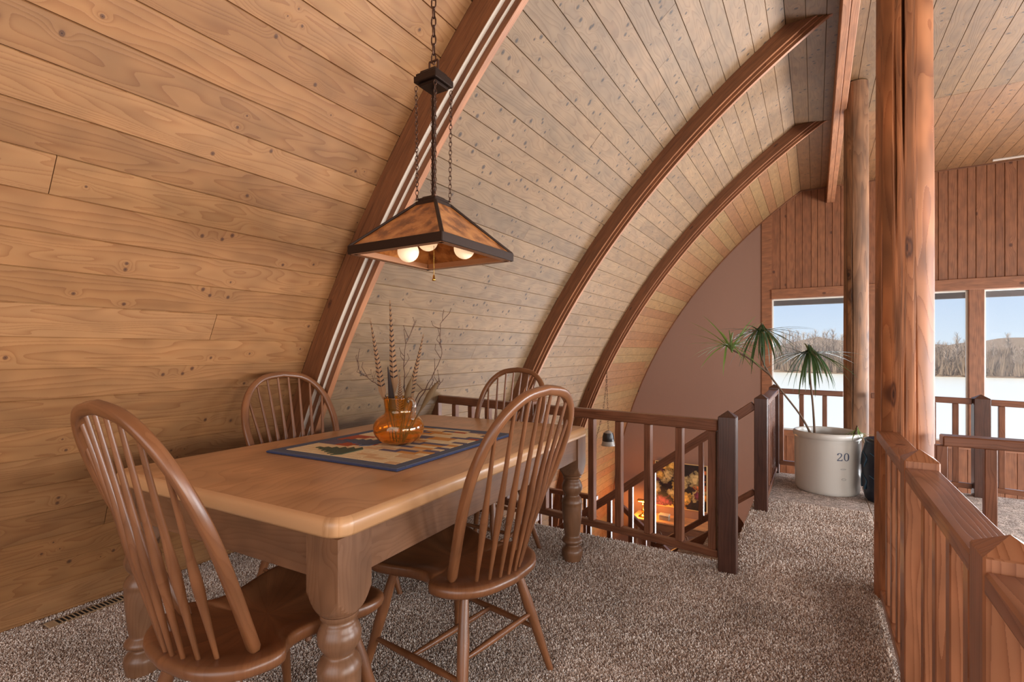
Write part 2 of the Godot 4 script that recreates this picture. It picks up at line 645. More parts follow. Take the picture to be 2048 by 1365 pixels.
func build_vault() -> void:
	var wall := struct("wall_left")
	var ceiling := struct("ceiling")
	var s := mb()
	# the sheathing behind the boards: a curved slab
	var steps := 40
	for k in steps:
		var s0 := -0.6 + (SK + 0.6) * k / steps
		var s1 := -0.6 + (SK + 0.6) * (k + 1) / steps
		var a := arc(s0) - inward(s0) * 0.02
		var b := arc(s1) - inward(s1) * 0.02
		var c := arc(s1) - inward(minf(s1, SK)) * 0.22
		var d := arc(s0) - inward(s0) * 0.22
		prism(s, PackedVector2Array([a, b, c, d]), ZF - 0.1, 2.8)
	obj("sheathing", s, M.dark, wall)
	s = mb()
	var k0 := arc(SK)
	box(s, Vector3((k0.x + 5.5) / 2.0, k0.y + 0.13, (ZF + 2.7) / 2.0), Vector3(5.5 - k0.x + 0.4, 0.22, 2.8 - ZF), 0.0)
	obj("deck", s, M.dark, ceiling)
	var first := 2.301 - 21 * PITCH
	var zs := [[2.6, -1.845], [-1.93, -4.45], [-4.53, -6.5], [-6.58, ZF]]
	for sec in 4:
		var z1: float = zs[sec][0]
		var z0: float = zs[sec][1]
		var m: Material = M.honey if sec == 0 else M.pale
		var base: Color = [Color(1.0, 0.96, 0.90), Color(0.94, 0.96, 0.98), Color(1.0, 0.97, 0.90), Color(1.10, 0.82, 0.62)][sec]  # last bay browner: the shading near the end wall is in its colour
		var k := 0
		while true:
			var s0 := first + k * PITCH
			var s1 := s0 + PITCH
			k += 1
			if s0 > SK - 0.04:
				break
			if s1 > SK - 0.04:
				s1 = SK
			if sec == 0 and s1 < 2.25:
				continue
			if s1 < -0.55:
				continue
			var cuts := [z1]
			if sec == 0:
				cuts.append(rng.randf_range(0.3, 1.8))
				if absf(s0 - 4.207) < 0.05:
					cuts.append(-0.62)
				elif absf(s0 - 3.66) < 0.06:
					cuts.append(-1.28)
				elif rng.randf() < 0.1:
					cuts.append(rng.randf_range(-1.4, -0.4))
			elif rng.randf() < 0.3:
				cuts.append(rng.randf_range(z0 + 0.3, z1 - 0.3))
			cuts.append(z0)
			for c in cuts.size() - 1:
				board(wall, arc(s0), arc(s1), inward((s0 + s1) / 2.0), cuts[c + 1], cuts[c], m, tint(base, 0.2))
	# the flat ceiling
	for sec in 4:
		var z1: float = [2.6, -1.9, -4.5, -6.55][sec]
		var z0: float = [-1.9, -4.5, -6.55, ZF][sec]
		var k := 0
		while k0.x + k * PITCH < 5.2:
			var x := k0.x + k * PITCH
			k += 1
			if sec == 0 and x > 1.2 or x > 3.4:
				continue
			var m: Material = M.pale
			board(ceiling, Vector2(x, k0.y), Vector2(x + PITCH, k0.y), Vector2(0, -1), z0, z1, m, tint(Color(0.78, 0.71, 0.58) if sec < 3 else Color(0.88, 0.69, 0.52), 0.12))  # last bay: end-wall shading put into the ceiling board colour too
	var bead := struct("trim_3")
	s = mb()
	box(s, Vector3(3.2, k0.y - 0.012, -9.03), Vector3(2.35, 0.022, 0.035), 0.004)
	obj("bead", s, M.strip, bead)
	# the ridge beam hangs under the boards: two planks side by side
	var beam := struct("trim_1")
	for q in 2:
		s = mb()
		box(s, Vector3(0.18 + q * 0.052, 3.645, (ZF + 2.6) / 2.0), Vector3(0.05, 0.245, 2.6 - ZF), 0.004)
		obj("beam_board", s, M.rib_edge, beam)


# ---------- floors and the walls out of sight ----------
func slab(parent: Node, called: String, x0: float, x1: float, z0: float, z1: float, y: float, th: float, m: Material) -> void:
	var s := mb()
	box(s, Vector3((x0 + x1) / 2.0, y - th / 2.0, (z0 + z1) / 2.0), Vector3(x1 - x0, th, z1 - z0), 0.006)
	obj(called, s, m, parent)


func build_shell() -> void:
	var floor := struct("floor")
	slab(floor, "carpet", -2.99, 0.36, -3.10, 2.6, 0.0, 0.05, M.carpet)
	slab(floor, "carpet", -0.43, 0.36, -5.68, -3.10, 0.0, 0.05, M.carpet)
	slab(floor, "carpet", 0.36, 5.3, -5.68, -2.93, 0.0, 0.05, M.carpet)
	slab(floor, "joist_deck", -2.99, 0.34, -3.09, 2.6, -0.05, 0.24, M.panel)
	slab(floor, "joist_deck", -0.42, 0.34, -5.66, -3.09, -0.05, 0.24, M.panel)
	slab(floor, "joist_deck", 0.34, 5.3, -5.66, -2.95, -0.05, 0.24, M.panel)
	slab(floor, "lower_carpet", -3.5, 5.4, ZF, 2.6, YLOW, 0.1, M.carpet)
	build_pile(floor)
	# right wall, tall windows added for the side light, and the gable behind the camera, both outside the frame
	var right := struct("wall_right")
	for q in [[-9.2, -8.8], [-5.75, -5.45], [-2.4, -1.7], [2.1, 2.6]]:
		slab(right, "pier", 5.3, 5.5, q[0], q[1], 3.9, 6.6, M.plaster)
	slab(right, "spandrel", 5.3, 5.5, -9.2, 2.6, 0.1, 2.8, M.plaster)
	slab(right, "lintel", 5.3, 5.5, -9.2, 2.6, 3.9, 0.95, M.plaster)
	for q in [[-8.8, -5.75], [-5.45, -2.4], [-1.7, 2.1]]:
		var s := mb()
		box(s, Vector3(5.4, 1.525, (q[0] + q[1]) / 2.0), Vector3(0.008, 2.85, q[1] - q[0]), 0.0)
		obj("pane", s, M.glass, right)
	var back := struct("wall_back")  # unseen wall; its window is added to carry the fill light
	slab(back, "pier", -3.4, -2.5, 2.6, 2.8, 3.9, 6.6, M.plaster)
	slab(back, "pier", 2.1, 5.5, 2.6, 2.8, 3.9, 6.6, M.plaster)
	slab(back, "spandrel", -2.5, 2.1, 2.6, 2.8, 0.4, 3.1, M.plaster)
	slab(back, "lintel", -2.5, 2.1, 2.6, 2.8, 3.9, 0.85, M.plaster)
	var p := mb()
	box(p, Vector3(-0.2, 1.725, 2.7), Vector3(4.6, 2.65, 0.008), 0.0)
	obj("pane", p, M.glass, back)


# the carpet's tufts, where they are near enough to be seen one by one
func build_pile(floor: Node3D) -> void:
	var s := mb()
	s.set_smooth_group(1)
	var rings := []
	for q in [[0.0, 0.0019, 0.0], [0.0035, 0.0027, 0.0006], [0.0075, 0.0024, 0.0022], [0.0105, 0.0009, 0.0042]]:
		rings.append(circle(Vector3(q[2], q[0], 0), Vector3.RIGHT, Vector3.BACK, q[1], 4))
	loft(s, rings, false)
	s.generate_normals()
	var tones := [Color(0.40, 0.31, 0.25), Color(0.30, 0.22, 0.17), Color(0.52, 0.44, 0.38), Color(0.22, 0.15, 0.115), Color(0.62, 0.56, 0.51), Color(0.44, 0.36, 0.31)]
	var buf := PackedFloat32Array()
	var r := RandomNumberGenerator.new()
	r.seed = 99
	var f := FastNoiseLite.new()
	f.frequency = 1.6
	var n := 0
	for band in [[0.0, -1.9, 0.0054], [-1.9, -3.09, 0.0066], [-3.11, -4.6, 0.0085]]:
		var step: float = band[2]
		var z: float = band[0]
		while z > band[1]:
			# what the lens takes in at this depth, and a step to either side
			var x0 := maxf(-2.985, z * 2.6 - 1.2) if band[0] > -3.0 else -0.42
			var x := x0
			var x1 := 0.26 if z > -3.0 else 0.36
			while x < x1:
				var depth := -0.518 * x - 0.855 * z
				if depth > 1.45 and not (x < -2.858 and x > -2.952 and z < -0.805 and z > -1.295):
					var a := r.randf() * TAU
					var k := r.randf_range(0.8, 1.25)
					var c := cos(a) * k
					var sn := sin(a) * k
					var px := x + r.randf_range(-0.5, 0.5) * step
					var pz := z + r.randf_range(-0.5, 0.5) * step
					var t: Color = tones[r.randi() % 6] * 1.3
					var w: float = 1.0 + 0.30 * f.get_noise_2d(px, pz)
					buf.append_array(PackedFloat32Array([c, 0.0, sn, px, 0.0, k, 0.0, -0.0015, -sn, 0.0, c, pz, t.r * w, t.g * w, t.b * w, 1.0]))
					n += 1
				x += step
			z -= step
	var mm := MultiMesh.new()
	mm.transform_format = MultiMesh.TRANSFORM_3D
	mm.use_colors = true
	mm.mesh = s.commit()
	mm.instance_count = n
	mm.buffer = buf
	var o := MultiMeshInstance3D.new()
	o.multimesh = mm
	var m := mat(Color.WHITE, 1.0)
	m.metallic_specular = 0.15
	m.vertex_color_use_as_albedo = true
	o.material_override = m
	put(o, "carpet_pile", floor)
	o.set_meta("kind", "stuff")


func build_far_wall() -> void:
	var wall := struct("wall_far")
	# plaster field, cut along the arch
	var s := mb()
	var poly := PackedVector2Array([Vector2(-3.6, YLOW), Vector2(-0.75, YLOW), Vector2(-0.75, 3.37)])
	for k in 25:
		var q := arc(6.4 - 6.75 * k / 24.0)
		poly.append(q - inward(6.4 - 6.75 * k / 24.0) * 0.03)
	prism(s, poly, ZF - 0.14, ZF)
	obj("plaster", s, M.plaster, wall)
	var edge := mb()
	var prev := Vector3.ZERO
	for k in 31:
		var sa := 0.6 + (SK - 0.6) * k / 30.0
		var q := arc(sa) + inward(sa) * 0.008
		var p := Vector3(q.x, q.y, ZF + 0.012)
		if k:
			bar(edge, prev, p, 0.024, 0.016, 0.002, Vector3.BACK)
		prev = p
	bar(edge, prev, Vector3(5.2, prev.y, ZF + 0.012), 0.024, 0.016, 0.002, Vector3.BACK)
	obj("cove_strip", edge, M.rib, wall)
	# board-and-gap cladding over and under the glass
	var zb := ZF - 0.005
	var sheath := mb()
	for q in [[2.2, 3.85], [-0.95, -0.13]]:
		box(sheath, Vector3(2.25, (q[0] + q[1]) / 2.0, ZF - 0.08), Vector3(6.1, q[1] - q[0], 0.09), 0.0)
	box(sheath, Vector3(2.25, -2.5, ZF - 0.08), Vector3(6.1, 0.4, 0.09), 0.0)
	obj("sheathing", sheath, M.dark, wall)
	var x := -0.61
	while x < 3.6:
		var wdt := rng.randf_range(0.085, 0.125)
		var top := 3.77
		if x < -0.2:
			var xr := x + wdt
			top = minf(top, AC.y + sqrt(AR * AR - (xr - AC.x) * (xr - AC.x)))
		for q in [[2.19, top], [-0.95, -0.13]]:
			var b := mb(tint(Color(1, 0.97, 0.94), 0.16))
			box(b, Vector3(x + wdt / 2.0, (q[0] + q[1]) / 2.0, zb - 0.008 + rng.randf_range(-0.002, 0.002)), Vector3(wdt - 0.004, q[1] - q[0], 0.022), 0.004)
			obj("cladding_board", b, M.panel, wall)
		x += wdt
	# casings
	var cas := [[-0.75, 0.145, YLOW, 3.37], [0.62, 0.15, -0.13, 2.1], [1.82, 0.16, -0.13, 2.1], [3.04, 0.16, -0.13, 2.1], [4.26, 0.16, -0.13, 2.1]]
	for c in cas:
		var b := mb()
		if c[3] > 3.0:
			prism(b, PackedVector2Array([Vector2(c[0], c[2]), Vector2(c[0] + c[1], c[2]), Vector2(c[0] + c[1], 3.478), Vector2(c[0], 3.376)]), ZF - 0.08, ZF + 0.02)
			obj("casing", b, M.panel, wall)
			continue
		box(b, Vector3(c[0] + c[1] / 2.0, (c[2] + c[3]) / 2.0, ZF - 0.03), Vector3(c[1], c[3] - c[2], 0.10), 0.004)
		obj("casing", b, M.panel, wall)
	for q in [[2.14, 0.155], [-0.10, 0.09]]:
		var b := mb()
		box(b, Vector3(2.32, q[0], ZF - 0.015), Vector3(5.86, q[1], 0.12), 0.004)
		obj("casing", b, M.panel, wall)
	# glass
	var panes := [[-0.605, 0.62], [0.77, 1.82], [1.98, 3.04], [3.2, 4.26]]
	for k in panes.size():
		var q: Array = panes[k]
		var win := struct("window_%d" % (k + 1))
		var g := mb()
		box(g, Vector3((q[0] + q[1]) / 2.0, 1.0, ZF - 0.06), Vector3(q[1] - q[0], 2.14, 0.004), 0.0)
		obj("pane", g, M.glass, win)
		var fr := mb()
		for xx in [q[0] + 0.011, q[1] - 0.011]:
			box(fr, Vector3(xx, 1.0, ZF - 0.05), Vector3(0.022, 2.12, 0.04), 0.002)
		for yy in [-0.045, 2.052]:
			box(fr, Vector3((q[0] + q[1]) / 2.0, yy, ZF - 0.05), Vector3(q[1] - q[0] - 0.044, 0.022, 0.04), 0.002)
		obj("window_frame", fr, M.white, win)
	# lower windows, seen only as light
	var low := struct("window_5")
	var g := mb()
	box(g, Vector3(2.25, -1.6, ZF - 0.06), Vector3(6.0, 1.4, 0.008), 0.0)
	obj("pane", g, M.glass, low)
	# the eave over the windows
	var eave := struct("trim_2")
	s = mb()
	box(s, Vector3(2.2, 2.08, ZF - 0.62), Vector3(6.6, 0.16, 0.10), 0.004)
	obj("eave_board", s, M.dark, eave)
	s = mb()
	box(s, Vector3(2.2, 2.19, ZF - 0.36), Vector3(6.6, 0.03, 0.62), 0.002)
	obj("soffit", s, M.dark, eave)


# ---------- the laminated arch ribs ----------
func build_ribs() -> void:
	var z := [-1.845, -4.45, -6.5]
	var labels := ["curved laminated timber rib nearest the table, rising behind the hanging lamp", "middle of the three curved ribs, ending in the taller point at the ceiling", "farthest curved rib, nearest the plaster end wall, with the chained lamp hung from it"]
	for r in 3:
		var t := thing("arch_rib", labels[r], "beam", Vector3.ZERO, 0.0, "laminated arch ribs")
		# stepped section: (near z, far z, from, to) in depth from the boards
		var z0: float = z[r]
		var start := 2.2 if r == 0 else -0.5
		var g := 0.86 if r == 0 else 0.68
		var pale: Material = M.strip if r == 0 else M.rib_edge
		var lay := [0.0, 0.04 * g, 0.08 * g, 0.122 * g, 0.165 * g]
		for k in 4:
			rib_layer(t, start, lay[k], lay[k + 1], z0 - 0.002 * (k % 2), z0 - 0.023, M.rib, "lamination")
		rib_layer(t, start, 0.0, 0.202 * g, z0 - 0.023, z0 - 0.040, M.rib, "lamination")
		rib_layer(t, start, 0.0, 0.240 * g, z0 - 0.040, z0 - 0.075, M.rib, "lamination")
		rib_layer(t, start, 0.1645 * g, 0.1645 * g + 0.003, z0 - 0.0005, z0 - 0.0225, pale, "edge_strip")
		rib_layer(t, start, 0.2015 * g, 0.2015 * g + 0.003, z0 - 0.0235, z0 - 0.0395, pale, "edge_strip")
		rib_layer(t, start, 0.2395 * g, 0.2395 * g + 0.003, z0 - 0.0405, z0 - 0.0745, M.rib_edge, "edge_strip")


# one lamination between two depths from the boards; past the bend the rib runs on and dies into the flat ceiling
func rib_layer(t: Node3D, start: float, d0: float, d1: float, z1: float, z0: float, m: Material, called: String) -> void:
	var s := mb()
	var rings := []
	var top := arc(SK).y - 0.001
	var sa := start
	while true:
		var an := sa / AR
		var p := Vector2(AC.x - AR * cos(an), AC.y + AR * sin(an))
		var q := (AC - p) / AR
		var a := p + q * d0
		var b := p + q * d1
		var last := b.y >= top
		a.y = minf(a.y, top)
		b.y = minf(b.y, top)
		rings.append(PackedVector3Array([Vector3(a.x, a.y, z1), Vector3(b.x, b.y - 0.0004, z1), Vector3(b.x, b.y - 0.0004, z0), Vector3(a.x, a.y, z0)]))
		if last:
			break
		sa += 0.12 if sa < SK - 0.2 else 0.03
	loft(s, rings, true, false, 1.0, 0.25)
	obj(called, s, m, t)


# ---------- log posts ----------
func log_post(label: String, at: Vector3, y0: float, y1: float, r0: float, r1: float, m: Material, checks: Array, sd: int) -> void:
	var t := thing("log_post", label, "post", at)
	var f := FastNoiseLite.new()
	f.seed = sd
	f.frequency = 0.8
	var angles := []
	for i in 56:
		angles.append(TAU * i / 56.0)
	for c in checks:
		for d in [-0.11, -0.085, -0.06, -0.045, -0.03, -0.015, 0.0, 0.015, 0.03, 0.045, 0.06, 0.085, 0.11]:
			angles.append(fposmod(c[0] + d, TAU))
	angles.sort()
	var rings := []
	var ny := 70
	for k in ny + 1:
		var y := lerpf(y0, y1, float(k) / ny)
		var base := lerpf(r0, r1, (y - y0) / (y1 - y0))
		var ring := PackedVector3Array()
		for a in angles:
			var r: float = base + 0.0035 * f.get_noise_3d(cos(a) * 1.2, y * 0.7, sin(a) * 1.2) + 0.0015 * f.get_noise_3d(cos(a) * 6.0, y * 0.9, sin(a) * 6.0)
			for c in checks:
				var ca: float = c[0] + 0.05 * sin(y * 1.7 + c[0])
				var open := clampf(minf((y - c[1]) / 0.35, (c[2] - y) / 0.3), 0.0, 1.0)
				var d: float = absf(angle_difference(a, ca))
				r -= c[3] * open * clampf(1.0 - d / (0.025 + 0.04 * open * minf(1.0, c[3] * 12.0)), 0.0, 1.0)
			ring.append(Vector3(sin(a) * r, y, cos(a) * r))
		rings.append(ring)
	var s := mb()
	loft(s, rings, true, true, 1.0, 1.0)
	obj("trunk", s, m, t)


func build_posts() -> void:
	# angles: 0 faces +z, towards the camera's side
	log_post("peeled log post standing beside the near railing, thick and split by a long check", Vector3(0.373, 0, -3.09), -0.25, 3.765, 0.121, 0.107, M.log, [[-0.11, 2.1, 4.2, 0.09], [-0.42, 1.75, 2.75, 0.06], [-0.15, 0.75, 1.25, 0.02], [0.25, 0.2, 1.5, 0.012], [-1.0, 0.4, 1.9, 0.012]], 5)
	log_post("greyer log post behind the stoneware crock, reaching the ridge beam", Vector3(0.335, 0, -5.79), -2.65, 3.765, 0.104, 0.098, M.log_grey, [[-0.35, 0.4, 2.4, 0.03], [-0.9, 1.2, 3.2, 0.025]], 8)


# ---------- railings ----------
func newel(t: Node3D, at: Vector3, top: float, w := 0.092, base := 0.0, dark := true) -> void:
	var s := mb()
	var b := Basis()
	var sh := top - 0.032
	box(s, at + Vector3(0, (base + sh) / 2.0, 0), Vector3(w, sh - base, w), 0.004, b)
	var h := w / 2.0 - 0.002
	s.set_smooth_group(-1)
	var apex := at + Vector3(0, top, 0)
	var c := []
	for k in [[-1, -1], [-1, 1], [1, 1], [1, -1]]:
		c.append(at + b * Vector3(k[0] * h, 0, k[1] * h) + Vector3(0, sh - 0.001, 0))
	for k in 4:
		tri(s, c[k], c[(k + 1) % 4], apex, Vector2(0, 0), Vector2(0, 0.1), Vector2(0.05, 0.05))
	obj("newel_post", s, M.newel if dark else M.rail_near if base < -0.1 else M.rail, t)


# a straight guard between two points given at the top rail's upper face
func guard(t: Node3D, a: Vector3, b: Vector3, width: float, th: float, drop: float, spots: Array, bw := 0.038, low_w := 0.0, m: Material = null) -> void:
	var s := mb()
	if m == null:
		m = M.rail
	bar(s, a - Vector3(0, th / 2.0, 0), b - Vector3(0, th / 2.0, 0), width, th, 0.005)
	obj("top_rail", s, m, t)
	s = mb()
	var lw := low_w if low_w > 0.0 else width * 0.8
	bar(s, a - Vector3(0, drop, 0), b - Vector3(0, drop, 0), lw, 0.042, 0.004)
	obj("bottom_rail", s, m, t)
	var dir := (b - a).normalized()
	var flat := Vector3(dir.x, 0, dir.z).normalized()
	var basis := Basis(flat, Vector3.UP, flat.cross(Vector3.UP))
	for f in spots:
		var p := a.lerp(b, f)
		s = mb()
		var y1 := p.y - th - 0.001
		var y0 := p.y - drop + 0.021
		if absf(dir.y) > 0.05:
			y1 += 0.012
			y0 -= 0.012
		box(s, Vector3(p.x, (y0 + y1) / 2.0, p.z), Vector3(bw, y1 - y0, bw), 0.003, basis)
		obj("baluster", s, m, t)


func spread(n: int, lo := 0.0, hi := 1.0) -> Array:
	var out := []
	for k in n:
		out.append(lerpf(lo, hi, (k + 1.0) / (n + 1.0)))
	return out


func build_railings() -> void:
	# beside the walkway, right foreground
	var t := thing("railing", "wooden railing in the right foreground with wide flat top boards and pointed posts", "railing")
	for z in [-2.14, -1.23, -0.32]:
		newel(t, Vector3(0.30, 0, z), 0.89, 0.094, -0.2, false)
	for q in [[-2.99, -2.187], [-2.093, -1.277], [-1.183, -0.367]]:
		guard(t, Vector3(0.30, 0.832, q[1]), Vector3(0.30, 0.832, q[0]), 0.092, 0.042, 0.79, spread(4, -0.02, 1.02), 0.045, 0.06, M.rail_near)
	# across the head of the stair well
	t = thing("railing", "wooden railing along the stair opening behind the table, ending in a dark newel", "railing")
	var a := Vector3(-2.66, 0.852, -3.24)
	var m := Vector3(-1.74, 0.842, -3.13)
	var b := Vector3(-0.41, 0.834, -2.975)
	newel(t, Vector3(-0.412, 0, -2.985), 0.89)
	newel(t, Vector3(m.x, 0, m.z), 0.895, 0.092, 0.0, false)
	var s := mb()
	box(s, Vector3(-2.70, 0.42, -3.245), Vector3(0.07, 0.86, 0.05), 0.004)
	obj("end_post", s, M.rail, t)
	guard(t, a, m + (a - m).normalized() * 0.05, 0.055, 0.062, 0.745, spread(4), 0.042)
	guard(t, m + (b - m).normalized() * 0.05, b + (m - b).normalized() * 0.05, 0.055, 0.062, 0.745, [0.06, 0.205, 0.36, 0.515, 0.67, 0.825, 0.975], 0.042)
	# down the stair
	t = thing("railing", "sloping wooden stair handrail descending to the left behind the stair opening", "railing")
	var d := Vector3(-1.0, -0.762, 0)
	var top := Vector3(-0.40, 0.835, -4.265)
	guard(t, top, top + d * 1.75, 0.045, 0.065, 0.70, spread(8), 0.038)
	# along the walkway to the balcony
	t = thing("railing", "short wooden railing between the second and third newel on the walkway", "railing")
	newel(t, Vector3(-0.352, 0, -4.27), 0.89, 0.092, -0.2)
	newel(t, Vector3(-0.352, 0, -5.68), 0.885, 0.092, -0.2)
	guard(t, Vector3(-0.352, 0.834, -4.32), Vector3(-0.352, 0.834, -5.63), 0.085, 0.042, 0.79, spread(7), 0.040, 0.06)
	# the balcony's end, before the lake windows
	t = thing("railing", "balcony railing in front of the lake windows, partly behind the log posts", "railing")
	newel(t, Vector3(1.185, 0, -5.60), 0.855, 0.105)
	guard(t, Vector3(-0.305, 0.842, -5.69), Vector3(0.23, 0.835, -5.67), 0.05, 0.05, 0.74, [0.03, 0.36, 0.72], 0.04)
	guard(t, Vector3(0.44, 0.832, -5.66), Vector3(1.13, 0.818, -5.61), 0.05, 0.05, 0.74, spread(4, 0.0, 1.06), 0.04)
	guard(t, Vector3(1.24, 0.815, -5.59), Vector3(2.7, 0.775, -5.50), 0.05, 0.05, 0.74, spread(7, -0.09, 1.0), 0.04)
	# from the near log to the right
	t = thing("railing", "wooden cross railing running right from the thick log post", "railing")
	guard(t, Vector3(0.49, 0.838, -2.955), Vector3(2.6, 0.834, -2.955), 0.085, 0.045, 0.78, [0.0, 0.078, 0.18, 0.28, 0.38, 0.48, 0.58, 0.68, 0.78, 0.88], 0.042, 0.06)


func build_stairs() -> void:
	var t := thing("staircase", "carpeted staircase dropping through the opening behind the railing", "staircase")
	for k in 7:
		var s := mb()
		var y := -0.186 * (k + 1)
		var x := -0.43 - 0.245 * k
		box(s, Vector3(x - 0.135, y - 0.06, -3.68), Vector3(0.27, 0.12, 1.08), 0.012)
		obj("tread", s, M.carpet, t)
	var s := mb()
	box(s, Vector3(-2.62, -1.37, -4.2), Vector3(1.14, 0.12, 2.12), 0.01)
	obj("landing", s, M.carpet, t)
	for k in 6:
		s = mb()
		box(s, Vector3(-1.93 + 0.245 * k, -1.56 - 0.186 * k, -4.80), Vector3(0.27, 0.12, 0.92), 0.012)
		obj("tread", s, M.carpet, t)
	for z in [-4.23]:
		s = mb()
		bar(s, Vector3(-0.44, -0.16, z), Vector3(-2.05, -1.39, z), 0.04, 0.26, 0.004)
		obj("stringer", s, M.rail, t)
	s = mb()
	bar(s, Vector3(-2.0, -1.5, -5.29), Vector3(-0.55, -2.60, -5.29), 0.04, 0.26, 0.004)
	obj("stringer", s, M.rail, t)
	var g := thing("railing", "lower stair handrail sloping down to the right, below the sloping handrail", "railing")
	guard(g, Vector3(-1.86, -0.40, -5.27), Vector3(-0.6, -1.40, -5.27), 0.05, 0.05, 0.7, spread(7), 0.036)
	g = thing("railing", "level landing rail on the arch side of the lower stair", "railing")
	guard(g, Vector3(-2.95, -0.40, -5.27), Vector3(-2.08, -0.40, -5.27), 0.06, 0.05, 0.75, spread(5), 0.036)


# ---------- the dining table ----------
func rounded(w: float, d: float, r: float, y: float, n := 8) -> PackedVector3Array:
	var p := PackedVector3Array()
	for q in [[1, 1, 0.0], [-1, 1, PI / 2], [-1, -1, PI], [1, -1, PI * 1.5]]:
		for i in n + 1:
			var a: float = q[2] + PI / 2 * i / n
			p.append(Vector3(q[0] * (w / 2 - r) + cos(a) * r, y, -(-q[1] * (d / 2 - r) - sin(a) * r)))
	p.reverse()
	return p


func build_table() -> void:
	var t := thing("dining_table", "rectangular wooden farmhouse dining table with thick turned legs", "table", Vector3(-1.697, 0, -1.785), deg_to_rad(2.5))
	var wd := 1.20
	var ln := 1.88
	var s := mb()
	var rings := []
	for q in [[0.020, 0.722], [0.004, 0.724], [0.0, 0.732], [0.0, 0.756], [0.003, 0.766], [0.009, 0.772], [0.018, 0.775]]:
		rings.append(rounded(wd - 2 * q[0], ln - 2 * q[0], 0.06 - q[0] * 0.7, q[1]))
	s.set_smooth_group(1)
	loft(s, rings, false, true, 1.0, 1.0)
	s.set_smooth_group(-1)
	for e in [0, rings.size() - 1]:
		var r: PackedVector3Array = rings[e]
		var c := Vector3(0, r[0].y, 0)
		for i in r.size():
			var j := (i + 1) % r.size()
			var uv := func(p: Vector3) -> Vector2: return Vector2(p.z, p.x * 0.55)
			if e == 0:
				tri(s, c, r[j], r[i], uv.call(c), uv.call(r[j]), uv.call(r[i]))
			else:
				tri(s, c, r[i], r[j], uv.call(c), uv.call(r[i]), uv.call(r[j]))
	obj("tabletop", s, M.table, t)
	var bw := 0.122
	var lx := wd / 2 - 0.014 - bw / 2
	var lz := ln / 2 - 0.014 - bw / 2
	for sx in [-1, 1]:
		for sz in [-1, 1]:
			obj("leg", table_leg(Vector3(sx * lx, 0, sz * lz), bw), M.leg, t)
	for sx in [-1, 1]:
		s = mb()
		box(s, Vector3(sx * (lx + bw / 2 - 0.022), 0.66, 0), Vector3(0.024, 0.124, 2 * lz - bw), 0.002)
		obj("apron", s, M.leg, t)
	for sz in [-1, 1]:
		s = mb()
		box(s, Vector3(0, 0.66, sz * (lz + bw / 2 - 0.022)), Vector3(2 * lx - bw, 0.124, 0.024), 0.002)
		obj("apron", s, M.leg, t)


func table_leg(at: Vector3, bw: float) -> SurfaceTool:
	var s := mb()
	var rings := []
	var n := 64
	var half := bw / 2
	for q in [[0.722, 1.5], [0.60, 1.5], [0.558, 1.42], [0.552, 1.38], [0.542, 1.32], [0.530, 1.235], [0.519, 1.145], [0.511, 1.06], [0.507, 1.0], [0.501, 0.94], [0.496, 0.83], [0.494, 0.78]]:
		var ring := PackedVector3Array()
		for i in n:
			var a := TAU * i / n
			# points gather at the corners
			var d := Vector3(sin(a), 0, cos(a))
			var sq := half / maxf(absf(d.x), absf(d.z))
			ring.append(at + Vector3(0, q[0], 0) + d * minf(sq, half * q[1]))
		rings.append(ring)
	rings.reverse()
	loft(s, rings, true, false, 1.0, 0.5)
	var prof := [[0.052, 0.496], [0.052, 0.484], [0.044, 0.480], [0.041, 0.474], [0.046, 0.468], [0.050, 0.462], [0.050, 0.458], [0.055, 0.450], [0.059, 0.438], [0.060, 0.428], [0.059, 0.424], [0.059, 0.421], [0.057, 0.412], [0.051, 0.400], [0.044, 0.390], [0.039, 0.383], [0.040, 0.378], [0.044, 0.374], [0.050, 0.368], [0.056, 0.358], [0.060, 0.346], [0.0605, 0.336], [0.058, 0.332], [0.059, 0.318], [0.058, 0.29], [0.054, 0.24], [0.049, 0.19], [0.044, 0.155], [0.042, 0.146], [0.046, 0.140], [0.054, 0.132], [0.059, 0.124], [0.060, 0.117], [0.056, 0.111], [0.046, 0.104], [0.037, 0.098], [0.036, 0.092], [0.042, 0.086], [0.051, 0.080], [0.053, 0.076], [0.058, 0.070], [0.061, 0.060], [0.061, 0.045], [0.057, 0.028], [0.054, 0.012], [0.052, 0.0]]
	var pr := []
	for p in prof:
		pr.append(Vector2(p[0], p[1]))
	pr.reverse()
	lathe(s, pr, at, 36)
	return s


